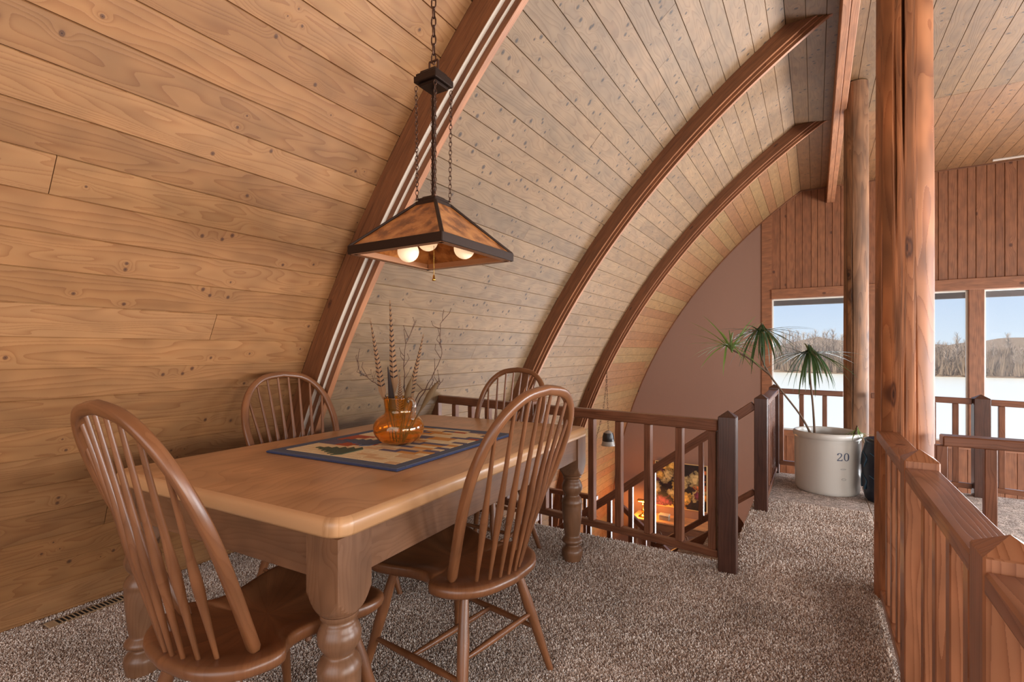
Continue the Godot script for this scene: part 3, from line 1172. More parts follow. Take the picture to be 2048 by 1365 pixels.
# ---------- the four bow-back chairs ----------
func build_chairs() -> void:
	var t := thing("dining_chair", "spindle-back wooden chair in the left foreground, at the near end of the table", "chair", Vector3(-1.385, 0, -0.60), 0.0, "bow-back chairs round the table")
	# seat
	var half := [Vector2(0, 0), Vector2(0.12, 0.018), Vector2(0.20, 0.07), Vector2(0.233, 0.135), Vector2(0.235, 0.185), Vector2(0.205, 0.215), Vector2(0.188, 0.255), Vector2(0.196, 0.32), Vector2(0.225, 0.40), Vector2(0.245, 0.47), Vector2(0.238, 0.52), Vector2(0.205, 0.548), Vector2(0.13, 0.553), Vector2(0.06, 0.562), Vector2(0, 0.566)]
	var right := smooth_path(half, 4)
	var outline := []
	for p in right:
		outline.append(Vector3(p.x, 0, -p.y))
	for k in range(right.size() - 2, 0, -1):
		outline.append(Vector3(-right[k].x, 0, -right[k].y))
	var c := Vector3(0, 0, -0.29)
	var rings := []
	for q in [[0.05, 0.419], [0.86, 0.419], [0.955, 0.424], [0.99, 0.433], [1.0, 0.444], [0.995, 0.454], [0.975, 0.460], [0.94, 0.4615], [0.88, 0.460], [0.78, 0.0], [0.66, 0.0], [0.5, 0.0], [0.33, 0.0], [0.16, 0.0], [0.02, 0.0]]:
		var ring := PackedVector3Array()
		for p in outline:
			var v: Vector3 = c + (p - c) * q[0]
			var y: float = q[1]
			if q[0] < 0.8 and q[1] < 0.1:
				var e := clampf((0.88 - q[0]) / 0.4, 0.0, 1.0)
				var pom := exp(-v.x * v.x / 0.003) * smoothstep(-0.30, -0.52, v.z)
				y = 0.460 - 0.018 * e * e * (3 - 2 * e) * (1.0 - 0.9 * pom)
			v.y = y
			ring.append(v)
		rings.append(ring)
	var s := mb()
	loft(s, rings, true, true, 1.0, 1.2)
	obj("seat", s, M.chair, t)
	# the bow, bent in a plane that leans back
	var lean := tan(deg_to_rad(23.0))
	var plane := func(p: Vector2) -> Vector3: return Vector3(p.x, 0.455 + p.y, -0.15 + p.y * lean)
	var hp := [Vector2(0.165, 0.0), Vector2(0.196, 0.12), Vector2(0.224, 0.24), Vector2(0.240, 0.34), Vector2(0.240, 0.42), Vector2(0.220, 0.505), Vector2(0.176, 0.575), Vector2(0.105, 0.622), Vector2(0.0, 0.638)]
	var hs := smooth_path(hp, 5)
	var path := []
	for p in hs:
		path.append(plane.call(p))
	for k in range(hs.size() - 2, -1, -1):
		path.append(plane.call(Vector2(-hs[k].x, hs[k].y)))
	var normal := Vector3(0, -lean, 1).normalized()
	rings = []
	for k in path.size():
		var tg: Vector3 = (path[mini(k + 1, path.size() - 1)] - path[maxi(k - 1, 0)]).normalized()
		var side := tg.cross(normal).normalized()
		var ring := PackedVector3Array()
		var wd := 0.0155
		var th := 0.0145
		if k == 0 or k == path.size() - 1:
			wd = 0.010
			th = 0.010
		for q in [[-1, -0.55], [-0.8, -0.85], [-0.3, -1], [0.3, -1], [0.8, -0.85], [1, -0.55], [1, 0.55], [0.8, 0.85], [0.3, 1], [-0.3, 1], [-0.8, 0.85], [-1, 0.55]]:
			ring.append(path[k] + side * q[0] * wd + normal * q[1] * th)
		rings.append(ring)
	s = mb()
	loft(s, rings, true, true, 1.0, 0.1)
	obj("bow", s, M.chair, t)
	# spindles
	for k in 8:
		var f := (k - 3.5) / 3.5
		var foot := Vector3(f * 0.118, 0.452, -0.027 - 0.055 * f * f)
		var hx := f * 0.205
		# where the bow is at that x
		var hy := 0.0
		for j in hs.size() - 1:
			if hs[j].y > 0.36 and (hs[j].x - absf(hx)) * (hs[j + 1].x - absf(hx)) <= 0.0:
				hy = lerpf(hs[j].y, hs[j + 1].y, clampf((hs[j].x - absf(hx)) / (hs[j].x - hs[j + 1].x + 1e-6), 0, 1))
		var top: Vector3 = plane.call(Vector2(hx, hy - 0.004))
		var pts := []
		var rad := []
		var prof := [[0.0, 0.0055], [0.08, 0.0065], [0.2, 0.0085], [0.30, 0.0105], [0.37, 0.0125], [0.42, 0.0128], [0.47, 0.0118], [0.55, 0.0092], [0.65, 0.0078], [0.8, 0.0068], [1.0, 0.0055]]
		for q in prof:
			pts.append(foot.lerp(top, q[0]))
			rad.append(q[1])
		s = mb()
		tube(s, pts, rad, 10)
		obj("spindle", s, M.chair, t)
	# legs and stretchers
	var heads := [Vector3(0.165, 0.424, -0.44), Vector3(-0.165, 0.424, -0.44), Vector3(0.135, 0.424, -0.12), Vector3(-0.135, 0.424, -0.12)]
	var feet := [Vector3(0.25, 0, -0.53), Vector3(-0.25, 0, -0.53), Vector3(0.245, 0, -0.03), Vector3(-0.245, 0, -0.03)]
	for k in 4:
		var pts := []
		var rad := []
		for q in [[0.0, 0.0135], [0.15, 0.0165], [0.35, 0.0205], [0.5, 0.0195], [0.75, 0.016], [1.0, 0.0125]]:
			pts.append(heads[k].lerp(feet[k], q[0]))
			rad.append(q[1])
		s = mb()
		tube(s, pts, rad, 14)
		obj("leg", s, M.chair, t)
	var mid := []
	for k in [0, 1]:
		var a: Vector3 = heads[k].lerp(feet[k], 0.60)
		var b: Vector3 = heads[k + 2].lerp(feet[k + 2], 0.60)
		stretcher(t, a, b)
		mid.append(a.lerp(b, 0.45))
	stretcher(t, mid[0], mid[1])
	stretcher(t, heads[2].lerp(feet[2], 0.46), heads[3].lerp(feet[3], 0.46))
	copy(t, Vector3(-0.862, 0, -1.46), deg_to_rad(83.0), "spindle-back wooden chair in the middle foreground, on the table's side facing the walkway")
	copy(t, Vector3(-2.322, 0, -1.645), deg_to_rad(-95.0), "spindle-back wooden chair on the far long side, between the table and the plank wall")
	copy(t, Vector3(-1.69, 0, -2.745), deg_to_rad(180.0), "spindle-back wooden chair at the far end of the table, before the stair railing")


func stretcher(t: Node3D, a: Vector3, b: Vector3) -> void:
	var s := mb()
	var pts := []
	var rad := []
	for q in [[0.0, 0.0075], [0.2, 0.0105], [0.5, 0.0125], [0.8, 0.0105], [1.0, 0.0075]]:
		pts.append(a.lerp(b, q[0]))
		rad.append(q[1])
	tube(s, pts, rad, 10)
	obj("stretcher", s, M.chair, t)


# ---------- things on the table ----------
func build_mat() -> void:
	var t := thing("table_mat", "quilted patchwork mat with a dark blue border lying across the dining table", "mat", Vector3(-1.70, 0.776, -1.775), deg_to_rad(3.0))
	var w := 0.74
	var l := 0.90
	var blue := mat(Color(0.20, 0.23, 0.36), 0.95)
	var slate := mat(Color(0.30, 0.31, 0.37), 0.95)
	var cream := mat(Color(0.82, 0.71, 0.54), 0.95)
	var straw := mat(Color(0.76, 0.60, 0.42), 0.95)
	var rust := mat(Color(0.62, 0.28, 0.13), 0.95)
	var plum := mat(Color(0.36, 0.31, 0.36), 0.95)
	var gold := mat(Color(0.74, 0.50, 0.22), 0.95)
	var olive := mat(Color(0.25, 0.27, 0.17), 0.95)
	var weave := NoiseTexture2D.new()
	weave.width = 256
	weave.height = 256
	weave.seamless = true
	var wn := FastNoiseLite.new()
	wn.frequency = 0.09
	weave.noise = wn
	for m in [blue, slate, cream, straw, rust, plum, gold, olive]:
		m.heightmap_enabled = true
		m.heightmap_texture = weave
		m.heightmap_scale = 0.25
		m.uv1_scale = Vector3(9, 9, 1)
	var s := mb()
	box(s, Vector3(0, 0.004, 0), Vector3(w, 0.008, l), 0.003)
	obj("backing", s, blue, t)
	for q in [[Vector3(0, 0.0075, l / 2 - 0.03), Vector3(w - 0.012, 0.006, 0.05)], [Vector3(0, 0.0075, -l / 2 + 0.03), Vector3(w - 0.012, 0.006, 0.05)], [Vector3(w / 2 - 0.03, 0.0075, 0), Vector3(0.05, 0.006, l - 0.112)], [Vector3(-w / 2 + 0.03, 0.0075, 0), Vector3(0.05, 0.006, l - 0.112)]]:
		s = mb()
		box(s, q[0], q[1], 0.0025)
		obj("border", s, slate, t)
	# log-cabin courses: strips laid in stepped rows
	var iw := w - 0.114
	var il := l - 0.114
	var rows := 22
	var rh := il / rows
	for r in rows:
		var z := il / 2 - rh * (r + 0.5)
		var x := -iw / 2
		var shift := absf(float(posmod(r * 3, 11)) - 5.0) / 5.0
		var seq := [cream, plum, rust, cream, straw, plum, gold, cream]
		var n := 0
		while x < iw / 2 - 0.002:
			var m: StandardMaterial3D = seq[posmod(n + r / 4, seq.size())]
			var len := 0.07 + 0.06 * shift + 0.02 * rng.randf()
			if r < 5:
				m = cream if n % 5 < 4 else straw
			len = minf(len, iw / 2 - x)
			if iw / 2 - x - len < 0.02:
				len = iw / 2 - x
			s = mb()
			box(s, Vector3(x + len / 2, 0.0075, z), Vector3(len - 0.0008, 0.006 + 0.001 * rng.randf(), rh - 0.0008), 0.002)
			obj("patch", s, m, t)
			x += len
			n += 1
	# appliqued dark pine trees at the near end
	for q in [[-0.16, 0.30, olive], [-0.20, 0.10, slate]]:
		s = mb()
		var z0: float = q[1]
		var poly := PackedVector2Array()
		for k in 6:
			poly.append(Vector2(k * 0.036, 0.012 + 0.016 * k))
			poly.append(Vector2(k * 0.036 + 0.034, 0.006 + 0.011 * k))
		var back := poly.duplicate()
		back.reverse()
		for p in back:
			poly.append(Vector2(p.x, -p.y))
		var tmp := mb()
		prism(tmp, poly, 0.0, 0.003)
		var arr := tmp.commit_to_arrays()
		var vs: PackedVector3Array = arr[Mesh.ARRAY_VERTEX]
		for v in vs:
			s.set_uv(Vector2(v.x, v.y))
			s.add_vertex(Vector3(q[0] + v.x - 0.06, 0.0108 + v.z, z0 + v.y))
		obj("applique_tree", s, q[2], t)


func build_jug() -> void:
	var at := Vector3(-1.655, 0.789, -1.715)
	var t := thing("glass_jug", "squat amber glass jug with a clear handle standing on the quilted mat", "jug", at, deg_to_rad(-8))
	var s := mb()
	var outer := [[0.0, 0.0], [0.05, 0.0], [0.062, 0.003], [0.088, 0.018], [0.108, 0.042], [0.116, 0.068], [0.112, 0.095], [0.098, 0.118], [0.078, 0.133], [0.066, 0.142], [0.063, 0.152], [0.064, 0.175], [0.067, 0.2], [0.069, 0.213]]
	var pr := []
	for p in outer:
		pr.append(Vector2(p[0], p[1]))
	pr.append(Vector2(0.0675, 0.216))
	for k in range(outer.size() - 1, 1, -1):
		pr.append(Vector2(maxf(outer[k][0] - 0.0035, 0.0), maxf(outer[k][1], 0.006) - 0.001))
	pr.append(Vector2(0.0, 0.008))
	lathe(s, smooth_path(pr, 2), Vector3.ZERO, 48, false)
	obj("body", s, M.amber, t)
	s = mb()
	var hp := smooth_path([Vector3(0.064, 0.200, 0), Vector3(0.082, 0.214, 0), Vector3(0.103, 0.208, 0), Vector3(0.112, 0.180, 0), Vector3(0.108, 0.145, 0), Vector3(0.098, 0.122, 0)], 5)
	tube(s, hp, [0.0085], 12)
	obj("handle", s, M.clear, t, "clear glass handle")
	# pheasant feathers, pods and twigs in the jug
	var cream := mat(Color(0.52, 0.38, 0.26), 0.8)
	var bar_dark := mat(Color(0.16, 0.10, 0.08), 0.85)
	var pale := mat(Color(0.66, 0.64, 0.62), 0.8)
	var hold := at + Vector3(0, 0.012, 0)
	var F := [[Vector3(-0.012, 0, 0.0), Vector3(-0.022, 0.645, 0.03), 0.020, 0, "tallest barred feather upright in the amber jug"], [Vector3(-0.03, 0, 0.02), Vector3(-0.115, 0.555, 0.06), 0.018, 0, "barred feather leaning left in the amber jug, with a bare tip"], [Vector3(0.02, 0, 0.01), Vector3(0.10, 0.49, -0.06), 0.017, 0, "barred feather leaning right in the amber jug"], [Vector3(0.0, 0, 0.015), Vector3(-0.035, 0.34, 0.03), 0.019, 1, "short plain brown feather at the front of the amber jug"], [Vector3(0.01, 0, 0.0), Vector3(0.04, 0.30, 0.03), 0.019, 0, "short wide barred feather in the middle of the amber jug"]]
	for f in F:
		var o := thing("feather", f[4], "feather", hold)
		feather(o, f[0], f[1], f[2], cream if f[3] == 0 else bar_dark, bar_dark)
	for f in [[Vector3(0.02, 0, 0.02), Vector3(0.075, 0.30, -0.01), "broad folded dried leaf right of the feathers in the jug"], [Vector3(0.03, 0, 0.0), Vector3(0.17, 0.285, -0.09), "narrow folded dried leaf leaning far right out of the jug"]]:
		var o := thing("dried_leaf", f[2], "leaf", hold)
		var a: Vector3 = f[0]
		var b: Vector3 = f[1]
		s = mb()
		var pts := []
		var rad := []
		for q in [[0.0, 0.003], [0.5, 0.004], [0.62, 0.010], [0.75, 0.016], [0.86, 0.013], [0.95, 0.006], [1.0, 0.001]]:
			pts.append(a.lerp(b, q[0]) + Vector3(0, 0, 0.01 * sin(q[0] * 3.0)))
			rad.append(q[1])
		tube(s, pts, rad, 7)
		obj("blade", s, mat(Color(0.36, 0.26, 0.14), 0.8), o)
	var tw := [[[Vector3(-0.03, 0, 0.0), Vector3(-0.06, 0.2, 0.02), Vector3(-0.12, 0.28, 0.05), Vector3(-0.175, 0.32, 0.08), Vector3(-0.185, 0.40, 0.085)], "gnarled reddish twig curling left from the jug"], [[Vector3(0.01, 0, -0.02), Vector3(0.02, 0.25, -0.02), Vector3(0.03, 0.42, -0.01), Vector3(0.08, 0.56, -0.03)], "thin twig arching up behind the tallest feather"], [[Vector3(0.03, 0, 0.0), Vector3(0.09, 0.2, -0.05), Vector3(0.165, 0.38, -0.10), Vector3(0.165, 0.50, -0.10), Vector3(0.178, 0.61, -0.11)], "longest bare twig rising at the right of the jug"], [[Vector3(0.03, 0, 0.01), Vector3(0.09, 0.22, -0.04), Vector3(0.16, 0.245, -0.08), Vector3(0.19, 0.29, -0.09)], "short hooked twig low at the right of the jug"]]
	for q in tw:
		var o := thing("twig", q[1], "twig", hold)
		s = mb()
		var p := smooth_path(q[0], 6)
		for k in range(1, p.size() - 1):
			p[k] += Vector3(rng.randf_range(-1, 1), rng.randf_range(-1, 1), rng.randf_range(-1, 1)) * 0.004
		tube(s, p, [0.003, 0.003, 0.0028, 0.0027, 0.0026, 0.0025, 0.0024, 0.0022, 0.002, 0.0019, 0.0018, 0.0016, 0.0014, 0.0013, 0.0012], 6)
		for k in 7:
			var b: Vector3 = p[int(p.size() * (0.42 + 0.07 * k))]
			var e := b + Vector3(rng.randf_range(-0.04, 0.04), rng.randf_range(0.005, 0.05), rng.randf_range(-0.02, 0.02))
			var e2 := e + Vector3(rng.randf_range(-0.012, 0.012), 0.02, 0)
			tube(s, [b, e, e2], [0.0016, 0.0012, 0.0008], 5)
			lathe(s, [Vector2(0, -0.002), Vector2(0.0025, 0), Vector2(0, 0.003)], e2, 6, false)
		obj("branch", s, mat(Color(0.28, 0.16, 0.11), 0.85), o)
	pale.roughness = 0.8


func feather(o: Node3D, a: Vector3, b: Vector3, half: float, light: Material, dark: Material) -> void:
	var s := mb()
	tube(s, [a, a.lerp(b, 0.5) + Vector3(0, 0, 0.004), b], [0.0022, 0.0016, 0.0006], 6)
	obj("quill", s, light, o)
	# the vane in bands, light and barred dark by turns
	var dir := (b - a).normalized()
	var side := dir.cross(Vector3(0.5, 0.0, 0.86)).normalized()
	var nrm := side.cross(dir)
	var n := 54
	var vane := mb()
	var bars := mb()
	var f0 := 0.34
	for k in n:
		var t0 := f0 + (1.0 - f0) * k / n
		var t1 := f0 + (1.0 - f0) * (k + 1) / n
		var w0 := half * minf(1.0, (1.0 - t0) * 1.5 + 0.10) * minf(1.0, (t0 - f0) * 10.0 + 0.35)
		var w1 := half * minf(1.0, (1.0 - t1) * 1.5 + 0.10) * minf(1.0, (t1 - f0) * 10.0 + 0.35)
		var st := bars if k % 3 == 0 and k > 6 else vane
		var p := a.lerp(b, t0) + Vector3(0, 0, 0.004)
		var q := a.lerp(b, t1) + Vector3(0, 0, 0.004)
		for sg in [-1.0, 1.0]:
			var sl := dir * 0.010 * absf(sg)
			var fold := nrm * (-0.3)
			quad(st, p, p + (side * sg + fold) * w0 + sl, q + (side * sg + fold) * w1 + sl, q, Vector2(0, 0), Vector2(1, 0), Vector2(1, 1), Vector2(0, 1))
			quad(st, p - nrm * 0.0008, q - nrm * 0.0008, q + (side * sg + fold) * w1 + sl - nrm * 0.0008, p + (side * sg + fold) * w0 + sl - nrm * 0.0008, Vector2(0, 0), Vector2(1, 0), Vector2(1, 1), Vector2(0, 1))
	obj("vane", vane, light, o)
	obj("bars", bars, dark, o, "dark cross bars of the feather")


# ---------- the hanging lamp ----------
func chain(s: SurfaceTool, a: Vector3, b: Vector3, pitch: float, w: float, r: float) -> void:
	var n := maxi(1, int(a.distance_to(b) / pitch))
	var dir := (b - a).normalized()
	var x := dir.cross(Vector3(0.3, 0.1, 0.9)).normalized()
	var y := dir.cross(x)
	for k in n:
		var c := a.lerp(b, (k + 0.5) / n)
		var sd := x if k % 2 == 0 else y
		var hl := a.distance_to(b) / n * 0.5 + r * 1.6
		var rings := []
		var m := 10
		for i in m + 1:
			var t := TAU * i / m
			var p := c + dir * cos(t) * hl + sd * sin(t) * w
			var tg := (-dir * sin(t) * hl + sd * cos(t) * w).normalized()
			var nn := sd.cross(dir).normalized()
			rings.append(circle(p, nn, tg.cross(nn), r, 5))
		loft(s, rings, false, true, 1.0, 0.02)


func build_pendant() -> void:
	var at := Vector3(-1.333, 0, -1.582)
	var t := thing("pendant_lamp", "square bronze pendant lamp with amber mica panels hanging on chains over the table", "lamp", at)
	var h0 := 0.2335
	var h1 := 0.050
	var y0 := 1.628
	var y1 := 1.812
	# a mottled amber sheet
	var tex := NoiseTexture2D.new()
	tex.width = 512
	tex.height = 512
	tex.seamless = true
	var f := FastNoiseLite.new()
	f.frequency = 0.012
	f.fractal_octaves = 5
	f.domain_warp_enabled = true
	f.domain_warp_amplitude = 40.0
	tex.noise = f
	var g := Gradient.new()
	g.colors = PackedColorArray([Color(0.40, 0.22, 0.10), Color(0.62, 0.38, 0.19), Color(0.74, 0.50, 0.28)])
	g.offsets = PackedFloat32Array([0.2, 0.55, 0.9])
	tex.color_ramp = g
	var mica := mat(Color.WHITE, 0.32)
	mica.albedo_texture = tex
	mica.backlight_enabled = true
	mica.backlight = Color(0.35, 0.20, 0.08)
	var c := [Vector3(-1, 0, 1), Vector3(1, 0, 1), Vector3(1, 0, -1), Vector3(-1, 0, -1)]
	for k in 4:
		var a: Vector3 = c[k]
		var b: Vector3 = c[(k + 1) % 4]
		var s := mb()
		var nrm := ((a + b) / 2.0).normalized()
		var q := [a * h0 + Vector3(0, y0, 0), b * h0 + Vector3(0, y0, 0), b * h1 + Vector3(0, y1, 0), a * h1 + Vector3(0, y1, 0)]
		var inn := -(nrm * 0.6 + Vector3.UP * 0.8) * 0.004
		quad(s, q[0], q[1], q[2], q[3], Vector2(0.1, 0), Vector2(0.9, 0), Vector2(0.6, 0.5), Vector2(0.4, 0.5))
		quad(s, q[1] + inn, q[0] + inn, q[3] + inn, q[2] + inn, Vector2(0.9, 0), Vector2(0.1, 0), Vector2(0.4, 0.5), Vector2(0.6, 0.5))
		obj("shade_panel", s, mica, t)
		s = mb()
		bar(s, q[0] + Vector3(0, 0.002, 0), q[3] + Vector3(0, 0.004, 0), 0.014, 0.010, 0.002)
		obj("frame_bar", s, M.bronze, t)
		s = mb()
		var ro := Basis(Vector3.UP, atan2(nrm.x, nrm.z))
		box(s, nrm * (h0 + 0.002) + Vector3(0, y0 - 0.012, 0), Vector3(h0 * 2 + 0.008, 0.034, 0.006), 0.0015, ro)
		obj("band", s, M.bronze, t)
		s = mb()
		box(s, nrm * (h0 - 0.0035) + Vector3(0, y0 - 0.013, 0), Vector3(h0 * 2 - 0.012, 0.030, 0.003), 0.0008, ro)
		obj("liner", s, M.copper, t)
		s = mb()
		box(s, nrm * (h0 - 0.014) + Vector3(0, y0 - 0.027, 0), Vector3(h0 * 2 - 0.02, 0.004, 0.030), 0.001, ro)
		obj("lip", s, M.copper, t)
	var s := mb()
	for q in [[0.054, 1.806, 1.824], [0.046, 1.824, 1.838], [0.034, 1.838, 1.846]]:
		box(s, Vector3(0, (q[1] + q[2]) / 2.0, 0), Vector3(q[0] * 2, q[2] - q[1], q[0] * 2), 0.003)
	obj("cap", s, M.bronze, t)
	s = mb()
	box(s, Vector3(0, 2.07, 0), Vector3(0.013, 0.46, 0.013), 0.002)
	obj("rod", s, M.bronze, t)
	s = mb()
	for q in [[0.044, 2.292, 2.304], [0.058, 2.304, 2.330], [0.052, 2.330, 2.342], [0.040, 2.342, 2.356]]:
		box(s, Vector3(0, (q[1] + q[2]) / 2.0, 0), Vector3(q[0] * 2, q[2] - q[1], q[0] * 2), 0.003)
	obj("canopy", s, M.bronze, t)
	for k in 4:
		var a: Vector3 = c[k] * 0.047 + Vector3(0, 1.852, 0)
		var b: Vector3 = c[k] * 0.050 + Vector3(0, 2.290, 0)
		s = mb()
		chain(s, a, b, 0.017, 0.0062, 0.0016)
		lathe(s, [Vector2(0, -0.022), Vector2(0.006, -0.018), Vector2(0.004, -0.008), Vector2(0.002, 0.0)], a, 8)
		obj("side_chain", s, M.chain, t)
	s = mb()
	var loop := [Vector3(-0.022, 2.352, 0), Vector3(-0.022, 2.405, 0), Vector3(0.022, 2.405, 0), Vector3(0.022, 2.352, 0)]
	for k in 3:
		bar(s, loop[k], loop[k + 1], 0.007, 0.007, 0.001, Vector3.BACK)
	obj("stirrup", s, M.chain, t)
	s = mb()
	chain(s, Vector3(0, 2.396, 0), Vector3(0, 2.772, 0), 0.036, 0.0095, 0.0032)
	obj("hanging_chain", s, M.chain, t)
	s = mb()
	lathe(s, [Vector2(0.012, 2.755), Vector2(0.05, 2.768), Vector2(0.06, 2.79)], Vector3.ZERO, 24)
	obj("ceiling_plate", s, M.bronze, t)
	# pull chain
	s = mb()
	for k in 22:
		lathe(s, [Vector2(0, -0.0022), Vector2(0.0022, 0), Vector2(0, 0.0022)], Vector3(0.004, 1.53 + k * 0.0055, 0.004), 6, false)
	obj("pull_chain", s, M.brass, t)
	s = mb()
	lathe(s, [Vector2(0.001, 1.532), Vector2(0.004, 1.526), Vector2(0.006, 1.512), Vector2(0.008, 1.506), Vector2(0.0, 1.505)], Vector3(0.004, 0, 0.004), 12)
	obj("pull_bell", s, M.brass, t)
	# three globe bulbs
	var glow := mat(Color(1.0, 0.92, 0.80), 0.5)
	glow.emission_enabled = true
	glow.emission = Color(1.0, 0.86, 0.68)
	glow.emission_energy_multiplier = 0.62
	for p in [Vector3(-0.078, 1.622, 0.066), Vector3(-0.080, 1.688, -0.056), Vector3(0.107, 1.638, -0.065)]:
		var b: Vector3 = p
		s = mb()
		var pr := []
		for k in 13:
			var an := PI * k / 12.0
			pr.append(Vector2(0.043 * sin(an), -0.043 * cos(an)))
		lathe(s, pr, b, 24, false)
		obj("bulb", s, glow, t)
		s = mb()
		tube(s, [b + Vector3(0, 0.04, 0), Vector3(0, 1.76, 0)], [0.013, 0.015], 10)
		obj("socket", s, M.bronze, t)
		omni("bulb_light", at + b, Color(1.0, 0.82, 0.60), 0.012, 0.03)


# ---------- the crock and its plant ----------
func build_crock() -> void:
	var at := Vector3(0.09, 0, -5.19)
	var t := thing("stoneware_crock", "large grey-white stoneware crock marked 20, used as a planter on the walkway", "crock", at)
	var s := mb()
	var prof := [[0.0, 0.0], [0.225, 0.0], [0.236, 0.006], [0.242, 0.03], [0.247, 0.14], [0.250, 0.28], [0.250, 0.42], [0.249, 0.462], [0.252, 0.468], [0.259, 0.474], [0.261, 0.49], [0.260, 0.508], [0.254, 0.518], [0.246, 0.521], [0.238, 0.517], [0.234, 0.508], [0.232, 0.46], [0.230, 0.40]]
	var pr := []
	for p in prof:
		pr.append(Vector2(p[0], p[1]))
	lathe(s, pr, Vector3.ZERO, 64, false)
	obj("body", s, M.crock, t)
	s = mb()
	lathe(s, [Vector2(0.231, 0.40), Vector2(0.231, 0.43), Vector2(0.12, 0.437), Vector2(0.0, 0.44)], Vector3.ZERO, 40, false)
	obj("soil", s, M.soil, t)
	# handle holes
	for a in [-1.75, 1.6]:
		s = mb()
		var n := Vector3(sin(a), 0, cos(a))
		tube(s, [n * 0.246 + Vector3(0, 0.447, 0), n * 0.2515 + Vector3(0, 0.447, 0)], [0.011], 12)
		obj("handle_hole", s, M.black, t)
	# the painted number follows the curve
	var tm := TextMesh.new()
	tm.text = "20"
	var sf := SystemFont.new()
	sf.font_names = PackedStringArray(["Droid Serif"])
	tm.font = sf
	tm.font_size = 64
	tm.pixel_size = 0.0012
	tm.depth = 0.004
	var arr := tm.surface_get_arrays(0) if tm.get_surface_count() else []
	s = mb()
	var facing := 0.46
	var vs: PackedVector3Array = arr[Mesh.ARRAY_VERTEX]
	var ix: PackedInt32Array = arr[Mesh.ARRAY_INDEX]
	for i in ix:
		var v := vs[i]
		var an := facing + v.x * 1.2 / 0.25
		s.set_uv(Vector2(v.x, v.y))
		s.add_vertex(Vector3(sin(an) * (0.2512 + v.z * 0.3), 0.335 + v.y * 1.15, cos(an) * (0.2512 + v.z * 0.3)))
	obj("painted_number", s, M.cobalt, t, "blue number 20 painted on the crock")
	s = mb()
	for q in [[facing + 0.0, 0.235, 0.022, 0.004], [facing + 0.02, 0.15, 0.018, 0.008]]:
		var rings := []
		for k in 13:
			var an := TAU * k / 12.0
			var aa: float = q[0] + cos(an) * q[2] / 0.25
			var n := Vector3(sin(aa), 0, cos(aa))
			var c: Vector3 = n * 0.2492 + Vector3(0, q[1] + sin(an) * q[3], 0)
			rings.append(circle(c, n, Vector3.UP, 0.0012, 5))
		loft(s, rings, false)
	obj("maker_stamp", s, mat(Color(0.50, 0.50, 0.52), 0.4), t, "faint oval stamp")
	# dracaena: bare stems with tufts of narrow leaves
	var plant := thing("dracaena", "spiky dracaena with two long bare stems growing out of the stoneware crock", "plant", at + Vector3(0, 0.43, 0))
	var leaf := leaf_mesh(0.40, 0.0105, 0.17)
	var leaf2 := leaf_mesh(0.34, 0.010, 0.28)
	var st := [[[Vector3(-0.10, 0, 0.05), Vector3(-0.20, 0.22, 0.10), Vector3(-0.44, 0.58, 0.16), Vector3(-0.52, 0.82, 0.16), Vector3(-0.50, 1.04, 0.14)], 54, 0.9, M.leaf, "long stem leaning left over the railing"], [[Vector3(-0.09, 0, 0.05), Vector3(-0.105, 0.3, 0.05), Vector3(-0.13, 0.60, 0.03), Vector3(-0.125, 0.84, 0.02)], 60, 1.0, M.leaf, "upright stem before the window"], [[Vector3(-0.44, 0.58, 0.16), Vector3(-0.60, 0.72, 0.20), Vector3(-0.74, 0.80, 0.22), Vector3(-0.78, 0.86, 0.22)], 40, 1.35, M.leaf_pale, "side branch with drooping pale leaves"], [[Vector3(0.16, 0, 0.08), Vector3(0.20, 0.1, 0.09), Vector3(0.215, 0.16, 0.09)], 18, 0.75, M.leaf_pale, "short shoot at the crock's right rim"]]
	for q in st:
		var ss := mb()
		var p := smooth_path(q[0], 6)
		tube(ss, p, [0.011, 0.0105, 0.010, 0.0095, 0.009, 0.0085, 0.008], 8)
		var stem := obj("stem", ss, M.stem, plant, q[4])
		var tip: Vector3 = p[-1]
		var grow: Vector3 = (p[-1] - p[-3]).normalized()
		for k in q[1]:
			var yaw: float = k * 2.39996 + rng.randf_range(-0.2, 0.2)
			var age: float = float(k) / q[1]
			var pitch: float = lerpf(1.15, -0.45, pow(age, 0.8)) + rng.randf_range(-0.15, 0.15)
			if q[2] > 1.2:
				pitch = lerpf(0.7, -1.1, pow(age, 0.6))
			var b := Basis(Vector3.UP, yaw) * Basis(Vector3.RIGHT, pitch)
			var sc: float = rng.randf_range(0.75, 1.05) * (0.6 if q[2] < 0.8 else 1.2)
			inst("leaf", leaf if k % 2 else leaf2, q[3], stem, Transform3D(b.scaled(Vector3.ONE * sc), tip - grow * 0.10 * age))
	# a dark blue glazed jar half hidden behind the crock
	var jar := thing("glazed_jar", "dark blue jar with raised swirls, half hidden between the crock and the log post", "jar", Vector3(0.50, 0, -5.02))
	s = mb()
	var jp := []
	for p in [[0.0, 0.0], [0.13, 0.0], [0.15, 0.02], [0.17, 0.14], [0.175, 0.28], [0.165, 0.40], [0.15, 0.47], [0.155, 0.50], [0.145, 0.505], [0.13, 0.47], [0.0, 0.45]]:
		jp.append(Vector2(p[0], p[1]))
	lathe(s, jp, Vector3.ZERO, 40, false)
	obj("body", s, mat(Color(0.05, 0.10, 0.17), 0.3), jar)
